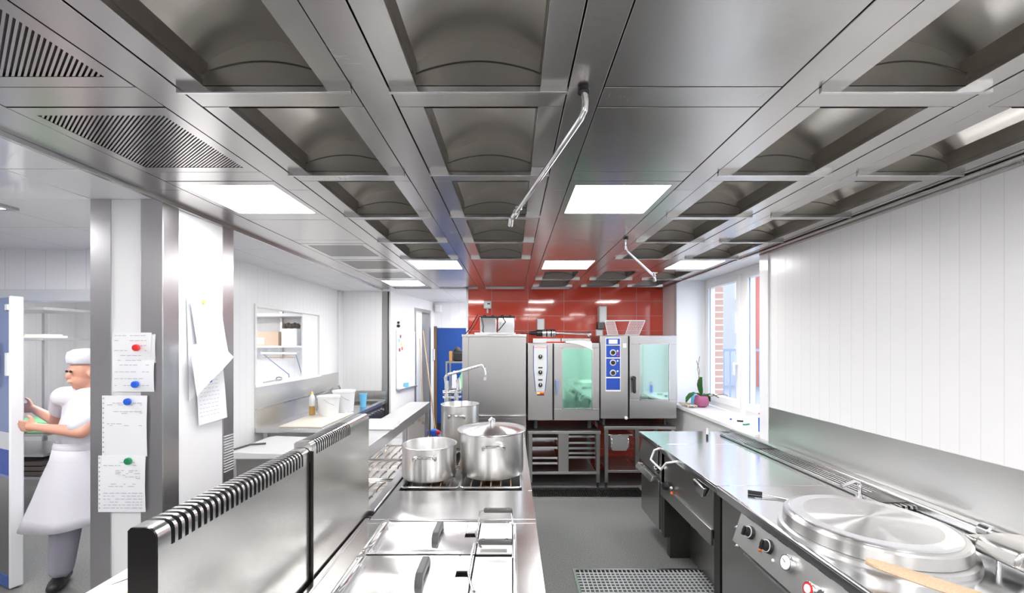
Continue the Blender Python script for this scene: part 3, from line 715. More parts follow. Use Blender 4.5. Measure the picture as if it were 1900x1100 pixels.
# wire baskets on the right oven
t = thing('wire_rack', 'white wire rack standing on the right oven', 'rack', (1.5, 5.1, 1.825))
za, zb_ = 1.825, 2.01
q = MB().tube([(1.17, 5.1, zb_), (1.68, 5.1, zb_)], .007).tube([(1.17, 5.1, zb_), (1.21, 5.1, za+.004), (1.34, 5.1, za+.004), (1.29, 5.1, zb_)], .005).tube([(1.68, 5.1, zb_), (1.60, 5.1, za+.004), (1.43, 5.1, za+.004), (1.49, 5.1, zb_)], .005)
q.build('frame', 'white_plastic', t)
q = MB()
for i in range(1, 10):
    v = i/10
    q.tube([(1.17+.04*v, 5.1, zb_-(zb_-za)*v), (1.29+.05*v, 5.1, zb_-(zb_-za)*v)], .0022, 6)
    q.tube([(1.68-.08*v, 5.1, zb_-(zb_-za)*v), (1.49-.06*v, 5.1, zb_-(zb_-za)*v)], .0022, 6)
    q.tube([(1.17+.12*v, 5.1, zb_), (1.21+.13*v, 5.1, za)], .002, 6); q.tube([(1.49+.19*v, 5.1, zb_), (1.43+.17*v, 5.1, za)], .002, 6)
q.build('wires', 'white_plastic', t)
MB().tube([(1.215, 5.1, za+.006), (1.215, 5.25, za+.006), (1.58, 5.25, za+.006), (1.58, 5.1, za+.006)], .005).build('base_loop', 'white_plastic', t)
# boxes on the red wall
def wallbox(px0, px1, py0, py1, dep, label, mat='light_grey', name='switch_box'):
    a, b_ = at(px0, py0, YW-dep), at(px1, py1, YW-dep)
    t = thing(name, label, 'socket', ((a.x+b_.x)/2, YW, b_.z))
    B(a.x, b_.x, YW-dep, YW-.001, b_.z, a.z).build('housing', mat, t, bevel=.004)
    B(a.x+.012, b_.x-.012, YW-dep-.004, YW-dep, b_.z+.012, a.z-.012).build('cover', 'white_plastic', t, bevel=.002)
    return t
t = wallbox(897.5, 911.5, 558, 572, .06, 'grey square switch box on the red wall above the shiny boxes')
p = at(905, 564, YW-.07); B(p.x-.006, p.x+.03, YW-.075, YW-.064, p.z-.004, p.z+.012).build('lever', 'black_plastic', t); MB().cyl((p.x-.005, YW-.03, p.z-.06), (p.x-.005, YW-.03, p.z-.12), .012).build('cable_gland', 'light_grey', t)
wallbox(996.5, 1010.5, 591, 613, .06, 'grey upright socket box on the red wall above the middle oven')
wallbox(1112, 1126, 568, 598, .12, 'tall grey socket box on the red wall above the blender tip')
wallbox(1106, 1119, 611, 634, .05, 'low grey box behind the gap between the ovens')
a = at(1108, 598, YW-.06); t = tag(MB().box(a.x, a.x+.09, YW-.10, YW-.01, a.z-.09, a.z+.0).build('bracket', 'dark_steel', origin=a, bevel=.004), 'dark bracket under the tall grey socket box', 'bracket')
# pipes under the right oven
tag(MB().tube([(1.18, 5.3, .76), (1.30, 5.2, .79), (1.5, 5.15, .775), (1.85, 5.2, .80)], .012).build('drain_hose', 'rubber', origin=(1.5, 5.2, .77)), 'dark hose looping under the right oven', 'hose')

# ================================================================== FLOOR GRATES
def grate(x0, x1, y0, y1, nx, ny, label, bm_='light_grey'):
    t = thing('floor_grate', label, 'floor grate', ((x0+x1)/2, (y0+y1)/2, 0))
    f = .02
    MB().box(x0, x1, y0, y0+f, 0.001, .012).box(x0, x1, y1-f, y1, .001, .012).box(x0, x0+f, y0+f, y1-f, .001, .012).box(x1-f, x1, y0+f, y1-f, .001, .012).build('frame', 'top_steel', t)
    B(x0+f, x1-f, y0+f, y1-f, .0005, .0015).build('drain', 'void', t)
    q = MB()
    for i in range(1, nx): x = x0+f+(x1-x0-2*f)*i/nx; q.box(x-.0032, x+.0032, y0+f, y1-f, .002, .010)
    for i in range(1, ny): y = y0+f+(y1-y0-2*f)*i/ny; q.box(x0+f, x1-f, y-.0032, y+.0032, .002, .010)
    q.build('bars', bm_, t)
grate(.46, 1.46, 2.30, 3.08, 30, 22, 'large square mesh grate in the floor at the bottom of the aisle')
grate(.20, 1.50, 4.50, 4.80, 46, 6, 'long narrow grate in the floor before the oven stands', 'dark_steel')

# ================================================================== RIGHT RANGE
XF = 1.19; XB = 2.06; ZT = .90
# --- boiling pan unit
y0, y1 = .35, 2.348
t = thing('boiling_pan_unit', 'range unit with the big round lidded boiling pan and dial panel', 'cooking range', (1.6, 1.4, 0))
MB().box(XF+.012, XB, y0, y1, ZT-.02, ZT).cyl((XF+.012, y0, ZT-.012), (XF+.012, y1, ZT-.012), .0125, n=20).box(XF, XF+.02, y0, y1, ZT-.05, ZT-.015).build('worktop', 'range_steel', t, bevel=.001)
MB().box(XF+.03, XB, y0, y1, .17, ZT-.02).build('body', 'body_steel', t, bevel=.002)
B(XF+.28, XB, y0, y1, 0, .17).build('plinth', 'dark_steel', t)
# slanted control panel
yp = 2.12
MB().prism([(XF+.012, ZT-.06), (XF-.035, ZT-.205), (XF+.03, ZT-.235), (XF+.03, ZT-.06)], 1, y0, yp).build('control_panel', 'control_steel', t, bevel=.0015)
q = MB()
for k in range(20): q.box(XF+.008, XF+.022, yp-.06-k*.12, yp-.12-k*.12, ZT-.058, ZT-.048)
q.build('panel_gap', 'void', t)
B(XF+.022, XF+.03, y0, yp-.02, .20, ZT-.26).build('front_door', 'body_steel', t, bevel=.002)
MB().box(XF+.0, XF+.03, y0, yp-.04, ZT-.262, ZT-.248).build('door_rail', 'top_steel', t, bevel=.002)
pn = Vector((XF+.012, 0, ZT-.06)); pm = Vector((XF-.035, 0, ZT-.205)); nrm = Vector((-(pn.z-pm.z), 0, (pn.x-pm.x))).normalized()
nrm = Vector((-.951, 0, .308))
def onp(px, py):      # point of the control panel seen at a pixel
    o = Vector((0, 0, H)); d = at(px, py, 1)-o
    s = (pn-o).dot(nrm)/d.dot(nrm); return o+d*s
def knob(px, py):
    c = onp(px, py)
    kn = MB().cyl(c, c+nrm*.014, .032, .031, 32).cyl(c+nrm*.014, c+nrm*.034, .022, .020, 28).build('knob', 'black_plastic', t, bevel=.002)
    ring = MB().cyl(c+nrm*.0145, c+nrm*.0155, .0285, .0285, 36).build('scale_ring', 'white_plastic', kn)
    MB().cyl(c+nrm*.015, c+nrm*.0165, .0235, .0235, 36).build('knob_core', 'black_plastic', kn)
    u = nrm.cross(Vector((0, 1, 0))).normalized()
    mt = Matrix.Translation(c+nrm*.036) @ Matrix((( 0, u.x, nrm.x, 0), (1, u.y, nrm.y, 0), (0, u.z, nrm.z, 0), (0, 0, 0, 1)))
    MB().box(-.006, .006, -.022, .022, -.006, .006, mt).build('grip', 'black_plastic', kn, bevel=.002)
knob(1393, 988); knob(1427, 1014)
c = onp(1411, 1021); MB().sphere(c+nrm*.003, .007).build('indicator_lamp', 'orange_plastic', t)
c = onp(1435, 1040); MB().sphere(c+nrm*.003, .007).build('pilot_lamp', 'white_plastic', t)
c = onp(1466, 1046)
gq = MB().cyl(c, c+nrm*.022, .034, .034, 36).build('gauge', 'chrome', t, bevel=.002)
MB().cyl(c+nrm*.0215, c+nrm*.023, .028, .028, 36).build('dial_face', 'paper', gq)
MB().cyl(c+nrm*.024, c+nrm*.024+Vector((.002, .018, .01)), .0014, .0006, 8).build('needle', 'black_plastic', gq)
c = onp(1517, 1098)
gv = MB().cyl(c, c+nrm*.03, .022, .022, 28).cyl(c+nrm*.03, c+nrm*.04, .028, .028, 28).build('water_valve', 'chrome', t, bevel=.002)
MB().cyl(c+nrm*.0395, c+nrm*.0415, .023, .023, 28).build('red_ring', 'red_plastic', gv); MB().cyl(c+nrm*.041, c+nrm*.043, .016, .016, 28).build('dial_face', 'paper', gv)
c2 = onp(1540, 1112); MB().cyl(c2, c2+nrm*.035, .022, .024, 28).build('water_valve', 'chrome', t, bevel=.002)
for py_, pz in ((2.17, .74), (2.17, .64)): MB().sphere((XF+.022, py_, pz), .011).cyl((XF+.03, py_, pz), (XF+.005, py_, pz), .005).build('bolt', 'chrome', t)
# pan and lid
KC = (1.51, 1.715)
MB().lathe((KC[0], KC[1], ZT), [(.285, 0), (.318, 0), (.322, .006), (.318, .020), (.296, .026), (.285, .026)], 96).build('pan_rim', 'pot_steel', t, origin=(KC[0], KC[1], ZT))
ld = MB().lathe((KC[0], KC[1], ZT+.026), [(.300, 0), (.303, .003), (.300, .045), (.294, .052), (.280, .054), (.276, .058), (.262, .059), (.2, .0615), (.13, .0645), (.06, .068), (.0, .071)], 96).build('pan_lid', 'kettle_steel', t, origin=(KC[0], KC[1], ZT), ang=25)
MB().lathe((KC[0], KC[1], ZT+.026), [(.2802, .0555), (.2802, .0565), (.268, .0605), (.266, .0605)], 96).build('lid_bead', 'chrome', ld)
# radial brushing on the lid
hx, hy = KC[0]+.315, KC[1]-.16
hg = MB().box(hx-.06, hx+.10, hy-.028, hy+.028, ZT+.045, ZT+.085).build('lid_hinge', 'panel_steel', t, bevel=.01)
MB().cyl((1.93, .6, ZT+.065), (1.93, 1.62, ZT+.065), .022, n=24).build('hinge_tube', 'top_steel', t)
MB().cyl((1.93, 1.62, ZT+.065), (1.93, 1.66, ZT+.065), .028, n=24).cyl((1.93, 1.50, ZT+.065), (1.93, 1.52, ZT+.065), .026, n=24).build('hinge_collar', 'chrome', t, bevel=.003)
ha = MB().prism([(1.74, ZT+.05), (1.76, ZT+.10), (1.82, ZT+.115), (2.0, ZT+.10), (2.0, ZT+.045), (1.84, ZT+.05), (1.80, ZT+.02)], 1, hy-.16, hy-.02).build('hinge_arm', 'panel_steel', t, bevel=.012)
MB().cyl((1.765, hy-.09, ZT), (1.765, hy-.09, ZT+.05), .007).build('stop_pin', 'chrome', t)
MB().cyl((1.45, 1.325, ZT), (1.45, 1.325, ZT+.004), .035, n=32).build('drain_cap', 'chrome', t)
# --- tilting pan unit
y0, y1 = 2.352, 3.308
t = thing('tilting_pan_unit', 'tilting pan unit with a flat lid, middle of the right range', 'cooking range', (1.6, 2.8, 0))
MB().box(XF, XB-.17, y0, y1, ZT-.012, ZT).box(XF, XF+.006, y0, y1, ZT-.045, ZT-.012).build('lid', 'range_steel', t, bevel=.001)
B(XF+.03, XB-.20, y0+.10, y1-.02, .59, ZT-.015).build('pan_body', 'body_steel', t, bevel=.004)
B(XF+.015, XF+.032, y0+.10, y1-.02, .50, .60).build('pan_skirt', 'body_steel', t, bevel=.003)
MB().box(XF+.03, XF+.08, y0+.02, y0+.09, .17, ZT-.05).box(XF+.08, XB, y0, y0+.06, 0, ZT-.012).box(XF+.08, XB, y1-.06, y1, 0, ZT-.012).box(XF+.03, XF+.08, y1-.07, y1-.02, .17, ZT-.05).build('side_frame', 'dark_steel', t, bevel=.002)
B(XB-.17, XB, y0, y1, ZT-.03, ZT).build('rear_ledge', 'range_steel', t, bevel=.001)
B(XF+.24, XB, y0+.06, y1-.06, 0, .34).build('base', 'body_steel', t, bevel=.003)
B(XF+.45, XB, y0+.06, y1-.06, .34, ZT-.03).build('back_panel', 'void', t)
MB().tube([(XF-.002, 3.26, ZT-.02), (XF-.05, 3.24, ZT-.03), (XF-.085, 3.22, ZT-.10), (XF-.085, 3.00, ZT-.11), (XF-.06, 2.96, ZT-.05), (XF-.002, 2.90, ZT-.02)], .008, 10).build('lid_handle', 'white_plastic', t)
MB().prism([(2.62, ZT-.05), (2.56, ZT-.12), (2.49, ZT-.12), (2.47, ZT-.06)], 0, XF-.02, XF+.03).build('latch', 'chrome', t, bevel=.004)
kn = MB().cyl((XF+.015, 3.13, .62), (XF-.02, 3.13, .62), .03, .026, 28).build('knob', 'black_plastic', t, bevel=.003)
MB().sphere((XF+.012, 3.04, .60), .011).build('indicator_lamp', 'orange_plastic', t); MB().sphere((XF+.012, 3.05, .635), .011).build('pilot_lamp', 'white_plastic', t)
# --- far unit
y0, y1 = 3.312, 3.80
t = thing('worktop_unit', 'narrow worktop unit with a pull-out front, far end of the right range', 'cooking range', (1.6, 3.5, 0))
MB().box(XF, XB, y0, y1, ZT-.035, ZT).build('worktop', 'range_steel', t, bevel=.002)
B(XF+.035, XB, y0+.01, y1-.01, .17, ZT-.035).build('body', 'body_steel', t, bevel=.003)
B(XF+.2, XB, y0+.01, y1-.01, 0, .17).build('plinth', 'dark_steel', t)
MB().prism([(XF+.03, ZT-.06), (XF-.005, ZT-.24), (XF+.03, ZT-.27)], 1, y0+.06, y1-.01).build('sloped_front', 'body_steel', t, bevel=.003)
B(XF+.02, XF+.035, y0+.02, y1-.02, .19, ZT-.31).build('door', 'body_steel', t, bevel=.003)
MB().prism([(XF-.04, .575), (XF-.02, .62), (XF+.0, .62), (XF+.0, .59)], 1, y0+.05, y1-.03).box(XF-.0, XF+.025, y0+.05, y1-.03, .60, .615).build('pull_handle', 'lid_steel', t, bevel=.002)
MB().cyl((XF+.03, y0+.03, .69), (XF-.02, y0+.03, .69), .022, .022).build('lock', 'chrome', t, bevel=.003)
# rear flue grille and rail
t = thing('flue_grille', 'long slotted flue grille and rail along the wall behind the range', 'grille', (2.0, 2, ZT))
B(1.86, 2.0, 2.0, 3.62, ZT+.001, ZT+.004).build('slot_bed', 'dark_steel', t)
for i, x in enumerate((1.865, 1.892, 1.919, 1.946, 1.973)): B(x, x+.013, 2.0, 3.62, ZT+.004, ZT+.022).build('slat', 'top_steel', t, bevel=.001)
MB().box(1.99, 2.055, .6, 3.7, ZT+.001, ZT+.045).build('rear_upstand', 'top_steel', t, bevel=.01)
B(1.868, 1.99, 3.08, 3.25, ZT+.022, ZT+.026).build('cover_plate', 'dark_steel', t); B(1.868, 1.99, 2.04, 2.18, ZT+.022, ZT+.026).build('cover_plate', 'dark_steel', t)
tag(B(XW-.008, XW-.001, -.5, WY0-.10, ZT+.03, 1.215).build('splashback', 'splash_steel', origin=(XW, 1.5, .93), bevel=.001), 'tall stainless splashback on the right wall behind the range', 'splashback')
# small tap behind the boiling pan
t = thing('pan_tap', 'small arched chrome tap behind the boiling pan', 'tap', (1.86, 2.16, ZT))
p = (1.86, 2.16)
MB().tube([(p[0], p[1], ZT), (p[0], p[1], ZT+.065), (p[0]-.008, p[1], ZT+.08), (p[0]-.03, p[1], ZT+.088), (p[0]-.10, p[1]-.0, ZT+.062)], .010, 12).build('spout', 'chrome', t)
MB().cyl((p[0], p[1], ZT), (p[0], p[1], ZT+.015), .02).build('base', 'chrome', t)
# skimmer with black handle
t = thing('spatula', 'turner with a black handle lying left of the boiling pan', 'utensil', (1.3, 2.18, ZT))
MB().tube([(1.295, 2.22, ZT+.012), (1.355, 2.19, ZT+.012)], .011, 10).build('grip', 'black_plastic', t)
MB().tube([(1.355, 2.19, ZT+.010), (1.50, 2.09, ZT+.006)], .004, 8).build('shaft', 'top_steel', t)
MB().prism([(1.30, 2.15), (1.30, 2.165), (1.50, 2.135), (1.50, 2.11)], 2, ZT+.0015, ZT+.004).build('blade', 'top_steel', t)
# wooden paddle
P0, P1 = Vector((1.258, 1.438, ZT+.055)), Vector((1.86, .82, ZT+.012))
d = (P1-P0).normalized(); sd = d.cross(Vector((0, 0, 1))).normalized(); up = sd.cross(d)
t = thing('wooden_paddle', 'long pale wooden stirring paddle lying in front of the boiling pan', 'paddle', P0)
def stations(lst, th, name):
    vs = []; fs = []; n = 10
    for s, w_ in lst:
        c = P0+d*s
        for k in range(n):
            a = 2*PI*k/n; vs.append(c+sd*(math.copysign(abs(math.cos(a))**.6, math.cos(a))*w_)+up*(math.sin(a)*th))
    for i in range(len(lst)-1): fs += [(i*n+k, i*n+(k+1) % n, (i+1)*n+(k+1) % n, (i+1)*n+k) for k in range(n)]
    fs += [tuple(range(n))[::-1], tuple(range((len(lst)-1)*n, len(lst)*n))]
    return MB().add(vs, fs).build(name, 'wood', t)
stations([(0, .010), (.010, .022), (.035, .033), (.12, .041), (.26, .043), (.38, .036), (.44, .018)], .010, 'blade')
stations([(.43, .018), (.48, .014), (.83, .014)], .010, 'handle')
# marker on the far worktop
t = thing('marker_pen', 'white marker standing upright on the range', 'marker', (1.70, 3.52, ZT))
MB().cyl((1.70, 3.52, ZT), (1.70, 3.52, ZT+.035), .009).build('barrel', 'black_plastic', t); MB().cyl((1.70, 3.52, ZT+.035), (1.70, 3.52, ZT+.085), .0095, .008).build('cap', 'white_plastic', t)

# ================================================================== WINDOW SILL THINGS
t = thing('potted_orchid', 'orchid in a pink glazed pot on the window sill', 'plant', (2.30, 4.83, .97))
MB().lathe((2.25, 4.80, .97), [(.045, 0), (.075, .02), (.085, .06), (.072, .12), (.066, .135), (.058, .13), (.05, .11), (0, .11)], 36).build('pot', 'pot_pink', t)
def leaf(pts, w_, name='leaf'):
    grid = []
    n = len(pts)
    for i, p in enumerate(pts):
        p = Vector(p); k = math.sin(PI*(.08+.87*i/(n-1)))**.7*w_
        grid.append([p+Vector((-.3, 1, 0)).normalized()*k*s+Vector((0, 0, abs(s)*.006)) for s in (-1, -.5, 0, .5, 1)])
    MB().sheet(grid, .003).build(name, 'leaf_green', t)
leaf([(2.25, 4.80, 1.10), (2.24, 4.80, 1.16), (2.23, 4.80, 1.22), (2.235, 4.80, 1.28), (2.25, 4.80, 1.32)], .045)
leaf([(2.24, 4.80, 1.10), (2.19, 4.81, 1.135), (2.14, 4.82, 1.12), (2.10, 4.83, 1.07), (2.08, 4.83, 1.02)], .045)
leaf([(2.27, 4.79, 1.10), (2.33, 4.72, 1.13), (2.36, 4.62, 1.10)], .03)
leaf([(2.27, 4.79, 1.10), (2.30, 4.81, 1.12), (2.33, 4.79, 1.08), (2.345, 4.79, 1.03)], .035)
MB().tube([(2.25, 4.81, 1.08), (2.22, 4.82, 1.25), (2.235, 4.82, 1.4), (2.20, 4.82, 1.52)], .0035, 8).tube([(2.24, 4.81, 1.08), (2.25, 4.82, 1.25), (2.21, 4.82, 1.42), (2.24, 4.82, 1.57)], .003, 8).tube([(2.27, 4.78, 1.09), (2.33, 4.62, 1.13), (2.36, 4.5, 1.16), (2.36, 4.42, 1.15)], .004, 8).build('stem', 'stem_brown', t)
grid = [[Vector((2.05+.11*i/8+.006*math.sin(j*2), 4.70+.28*j/6, .973+.028*abs(math.sin(i*1.3+j*.9)))) for j in range(7)] for i in range(9)]
tag(MB().sheet(grid, .003).build('crumpled_cloth', 'tan_cloth', origin=(2.15, 4.85, .97)), 'crumpled beige cloth beside the pink orchid pot', 'cloth')
tag(MB().cyl((2.23, 4.97, .971), (2.23, 4.97, 1.10), .03, .026).cyl((2.23, 4.97, 1.10), (2.23, 4.97, 1.13), .012).build('spray_bottle', 'sky_plastic', origin=(2.25, 4.97, .97)), 'small blue bottle behind the orchid', 'bottle')
t = thing('glue_tube', 'white and blue tube standing at the near end of the window sill', 'tube', (2.16, 3.55, .97))
MB().cyl((2.13, 3.46, .97), (2.13, 3.46, 1.09), .02, .02).build('body', 'blue_plastic', t); MB().cyl((2.13, 3.46, 1.09), (2.13, 3.46, 1.15), .018, .012).build('cap', 'white_plastic', t)
MB().cyl((2.13, 3.46, 1.12), (2.13, 3.46, 1.13), .0185).build('cap_band', 'red_plastic', t)
tag(MB().cyl((2.20, 3.75, .978), (2.13, 3.72, .978), .008).build('green_marker', 'green_plastic', origin=(2.17, 3.7, .97)), 'green marker lying on the sill', 'marker')
tag(MB().cyl((2.22, 3.88, .978), (2.17, 3.90, .978), .008).build('black_marker', 'black_plastic', origin=(2.2, 3.9, .97)), 'black marker lying on the sill', 'marker')
tag(MB().cyl((2.16, 3.99, .970), (2.16, 3.99, .985), .010).build('bottle_cap', 'blue_dark', origin=(2.16, 4, .97)), 'small dark blue cap on the sill', 'cap')

# ================================================================== ISLAND
IX0, IX1 = -.668, .112
# fryer unit
y0, y1 = .35, 1.898
t = thing('fryer_unit', 'island fryer unit with two lidded basins nearest the camera', 'fryer', (-.28, 1.2, 0))
BX0, BX1, BY0, BY1 = -.59, .012, 1.27, 1.86
MB().box(-.688, IX0, y0, y1, ZT-.03, ZT+.008).box(IX0, IX1, y0, BY0, ZT-.03, ZT).box(IX0, IX1, BY1, y1, ZT-.03, ZT).box(IX0, BX0, BY0, BY1, ZT-.03, ZT).box(BX1, IX1, BY0, BY1, ZT-.03, ZT).build('worktop', 'top_steel', t, bevel=.0015)
MB().box(IX0+.02, IX1-.03, y0, y1-.005, .15, .62).box(IX0+.02, BX0-.02, y0, y1-.005, .62, ZT-.03).box(BX1+.02, IX1-.03, y0, y1-.005, .62, ZT-.03).box(BX0-.02, BX1+.02, BY1+.01, y1-.005, .62, ZT-.03).box(BX0-.02, BX1+.02, y0, BY0-.01, .62, ZT-.03).build('body', 'body_steel', t)
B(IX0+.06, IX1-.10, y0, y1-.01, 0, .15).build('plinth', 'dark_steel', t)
def rrect(x0, x1, y0, y1, r, z, n=6):
    pts = []
    for cx, cy, a0 in ((x1-r, y1-r, 0), (x0+r, y1-r, PI/2), (x0+r, y0+r, PI), (x1-r, y0+r, 1.5*PI)):
        for i in range(n+1): a = a0+PI/2*i/n; pts.append((cx+r*math.cos(a), cy+r*math.sin(a), z))
    return pts
MB().tube(rrect(BX0, BX1, BY0, BY1, .045, ZT+.004), .009, 10, closed=True).build('basin_rim', 'lid_steel', t)
MB().box(BX0-.02, BX1+.02, BY0-.01, BY1+.01, .62, .64).box(BX0-.004, BX0, BY0, BY1, .64, ZT).box(BX1, BX1+.004, BY0, BY1, .64, ZT).box(BX0, BX1, BY1, BY1+.004, .64, ZT).box(BX0, BX1, BY0-.004, BY0, .64, ZT).build('basin', 'pot_inner', t)
for (ya, yb) in ((1.572, 1.848), (1.282, 1.558)):
    ym = (ya+yb)/2; zl = ZT+.003
    lx0, lx1 = BX0+.012, -.145
    # lid plate with hole cut beside the basket handle
    L = MB().box(lx0, -.20, ya, yb, zl, zl+.008).box(-.20, lx1-.0, ya, ym-.005, zl, zl+.008).box(-.20, lx1, ym+.035, yb, zl, zl+.008).box(-.155, lx1, ym-.005, ym+.035, zl, zl+.008)
    lo = L.build('lid', 'lid_steel', t, bevel=.002)
    B(-.20, -.155, ym-.005, ym+.035, zl-.03, zl-.02).build('lid_opening', 'void', lo)
    MB().prism([(lx0, zl+.008), (-.40, zl+.010), (-.34, zl+.015), (-.28, zl+.010), (-.2, zl+.008)], 1, ya+.02, yb-.02).build('lid_dome', 'lid_steel', lo, ang=60)
    hd = MB().prism([(ym-.078, zl+.010), (ym-.074, zl+.030), (ym-.055, zl+.050), (ym+.055, zl+.050), (ym+.074, zl+.030), (ym+.078, zl+.010), (ym+.05, zl+.010), (ym+.045, zl+.022), (ym-.045, zl+.022), (ym-.05, zl+.010)], 0, -.327, -.300)
    hd.build('lid_handle', 'grey_grip', lo, bevel=.004)
    fl = MB().box(-.140, .000, ya+.004, yb-.006, zl+.001, zl+.006).build('side_flap', 'white_plastic', t, bevel=.001)
    B(-.125, -.02, ya+.012, ya+.035, zl+.0062, zl+.008).build('flap_slot', 'body_steel', fl)
    # basket handle
    gz = ZT+.062
    bh = MB().box(-.128, .002, yb-.028, yb-.004, gz, gz+.018).build('basket_handle', 'grey_grip', t, bevel=.006)
    MB().tube([(-.125, yb-.016, gz+.008), (-.145, yb-.016, gz+.004), (-.150, ym+.03, ZT+.03), (-.155, ym+.01, ZT+.012), (-.13, ya+.05, ZT+.016), (-.12, ya+.04, ZT+.012)], .004, 8).tube([(-.002, yb-.016, gz), (.004, yb-.016, ZT+.012)], .004, 8).build('basket_wire', 'chrome', bh)
    for xx in (-.11, -.02): MB().cyl((xx, yb-.016, gz+.018), (xx, yb-.016, gz+.0195), .006).build('rivet', 'chrome', bh)
    # hanging hook wires at the left
    MB().tube([(lx0-.01, ya+.02, ZT+.016), (lx0+.02, ya+.02, ZT+.03), (lx0+.028, ya+.05, ZT+.034), (lx0+.028, yb-.05, ZT+.034), (lx0+.018, yb-.02, ZT+.03), (lx0-.01, yb-.02, ZT+.016)], .0045, 8).tube([(lx0+.006, ya+.03, ZT+.022), (lx0+.008, yb-.03, ZT+.022)], .004, 8).build('basket_hook', 'chrome', t)
    MB().tube([(lx0+.018, ya+.055, ZT+.028), (lx0+.018, yb-.055, ZT+.028)], .008, 10).build('hinge', 'white_plastic', t)
# hob unit
y0, y1 = 1.902, 3.92
t = thing('gas_hob_unit', 'island gas hob unit carrying the three cooking pots', 'cooking range', (-.28, 2.9, 0))
hy0, hy1 = 2.27, 3.50
MB().box(IX0, IX1, y0, hy0, ZT-.03, ZT).box(IX0, IX1, hy1, y1, ZT-.03, ZT).box(IX0, IX0+.03, hy0, hy1, ZT-.03, ZT).box(.055, IX1, hy0, hy1, ZT-.03, ZT).build('worktop', 'top_steel', t, bevel=.0015)
MB().box(IX0+.02, IX1-.03, y0+.005, y1, .15, ZT-.06).box(IX0+.02, IX1-.03, y0+.005, hy0-.01, ZT-.06, ZT-.03).build('body', 'body_steel', t)
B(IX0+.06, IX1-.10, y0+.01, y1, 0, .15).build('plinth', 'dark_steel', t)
B(IX0+.03, .055, hy0, hy1, ZT-.045, ZT-.04).build('hob_tray', 'dark_steel', t)
def burner(x, y, tt):
    bb = MB().lathe((x, y, ZT-.04), [(.06, 0), (.06, .012), (.045, .02), (.035, .02), (0, .024)], 28).build('burner', 'brass_grate', tt)
def grateset(x0, x1, y0, y1, tt, m1='top_steel'):
    z = ZT+.006
    MB().tube(rrect(x0, x1, y0, y1, .02, z, 3), .006, 8, closed=True).build('pan_support', m1, tt)
    q = MB(); xm, ym = (x0+x1)/2, (y0+y1)/2
    for i in range(1, 6): xx = x0+(x1-x0)*i/6; q.tube([(xx, y0, z-.006), (xx, y0+.05, z+.004), (xx, ym-.05, z+.004), (xx, ym-.03, z-.006)], .0045, 6).tube([(xx, y1, z-.006), (xx, y1-.05, z+.004), (xx, ym+.05, z+.004), (xx, ym+.03, z-.006)], .0045, 6)
    q.build('support_bars', 'brass_grate', tt)
for (x0_, x1_, ya, yb) in ((-.63, -.305, 2.30, 2.66), (-.295, .05, 2.30, 2.66), (-.63, -.305, 2.70, 3.06), (-.295, .05, 2.70, 3.06), (-.63, -.305, 3.10, 3.46), (-.295, .05, 3.10, 3.46)):
    grateset(x0_, x1_, ya, yb, t); burner((x0_+x1_)/2, (ya+yb)/2, t)
# range on the other side
t = thing('rear_range', 'gas range on the far side of the island under the long shelf', 'cooking range', (-1.1, 2.8, 0))
MB().box(-1.42, -.672, 1.98, 3.6, ZT-.05, ZT-.02).build('worktop', 'top_steel', t, bevel=.002)
MB().box(-1.40, -.675, 2.0, 3.58, .12, ZT-.05).build('body', 'body_steel', t); B(-1.3, -.72, 2.05, 3.5, 0, .12).build('plinth', 'dark_steel', t)
for (x0_, x1_, ya, yb) in ((-1.02, -.70, 2.02, 2.40), (-1.02, -.70, 2.44, 2.82), (-1.02, -.70, 2.86, 3.24), (-1.36, -1.04, 2.02, 2.40), (-1.36, -1.04, 2.44, 2.82), (-1.36, -1.04, 2.86, 3.24)):
    grateset(x0_, x1_, ya, yb, t)
MB().box(-.715, -.672, 1.98, 3.6, ZT-.02, ZT+.012).build('rim', 'top_steel', t, bevel=.004)
# long shelf
t = thing('island_shelf', 'long grey steel shelf raised above the island behind the guards', 'shelf', (-.79, 2.7, ZT))
B(-.875, -.70, 1.975, 3.46, 1.195, 1.225).build('shelf_board', 'shelf_grey', t, bevel=.002)
B(-.705, -.698, 1.975, 3.46, 1.165, 1.226).build('edge_strip', 'guard_steel', t, bevel=.001)
for y in (2.02, 2.95): MB().box(-.80, -.77, y, y+.03, ZT+.012, 1.195).build('post', 'body_steel', t)
tag(B(-.87, -.685, 2.33, 2.47, 1.2265, 1.268).build('paper_pad', 'paper', origin=(-.78, 2.4, 1.2265), bevel=.006), 'white paper pad lying on the long shelf', 'paper')
t = thing('socket_panel', 'steel service panel with sockets at the far end of the long shelf', 'socket', (-.78, 3.45, ZT))
B(-.86, -.72, 3.34, 3.46, ZT-.02+.001, 1.19).build('housing', 'body_steel', t, bevel=.003)
for i, (x, z) in enumerate(((-.83, 1.06), (-.83, 1.10), (-.78, 1.08), (-.745, 1.06))): B(x, x+.022, 3.334, 3.34, z, z+.02).build('switch', 'brass_grate', t)
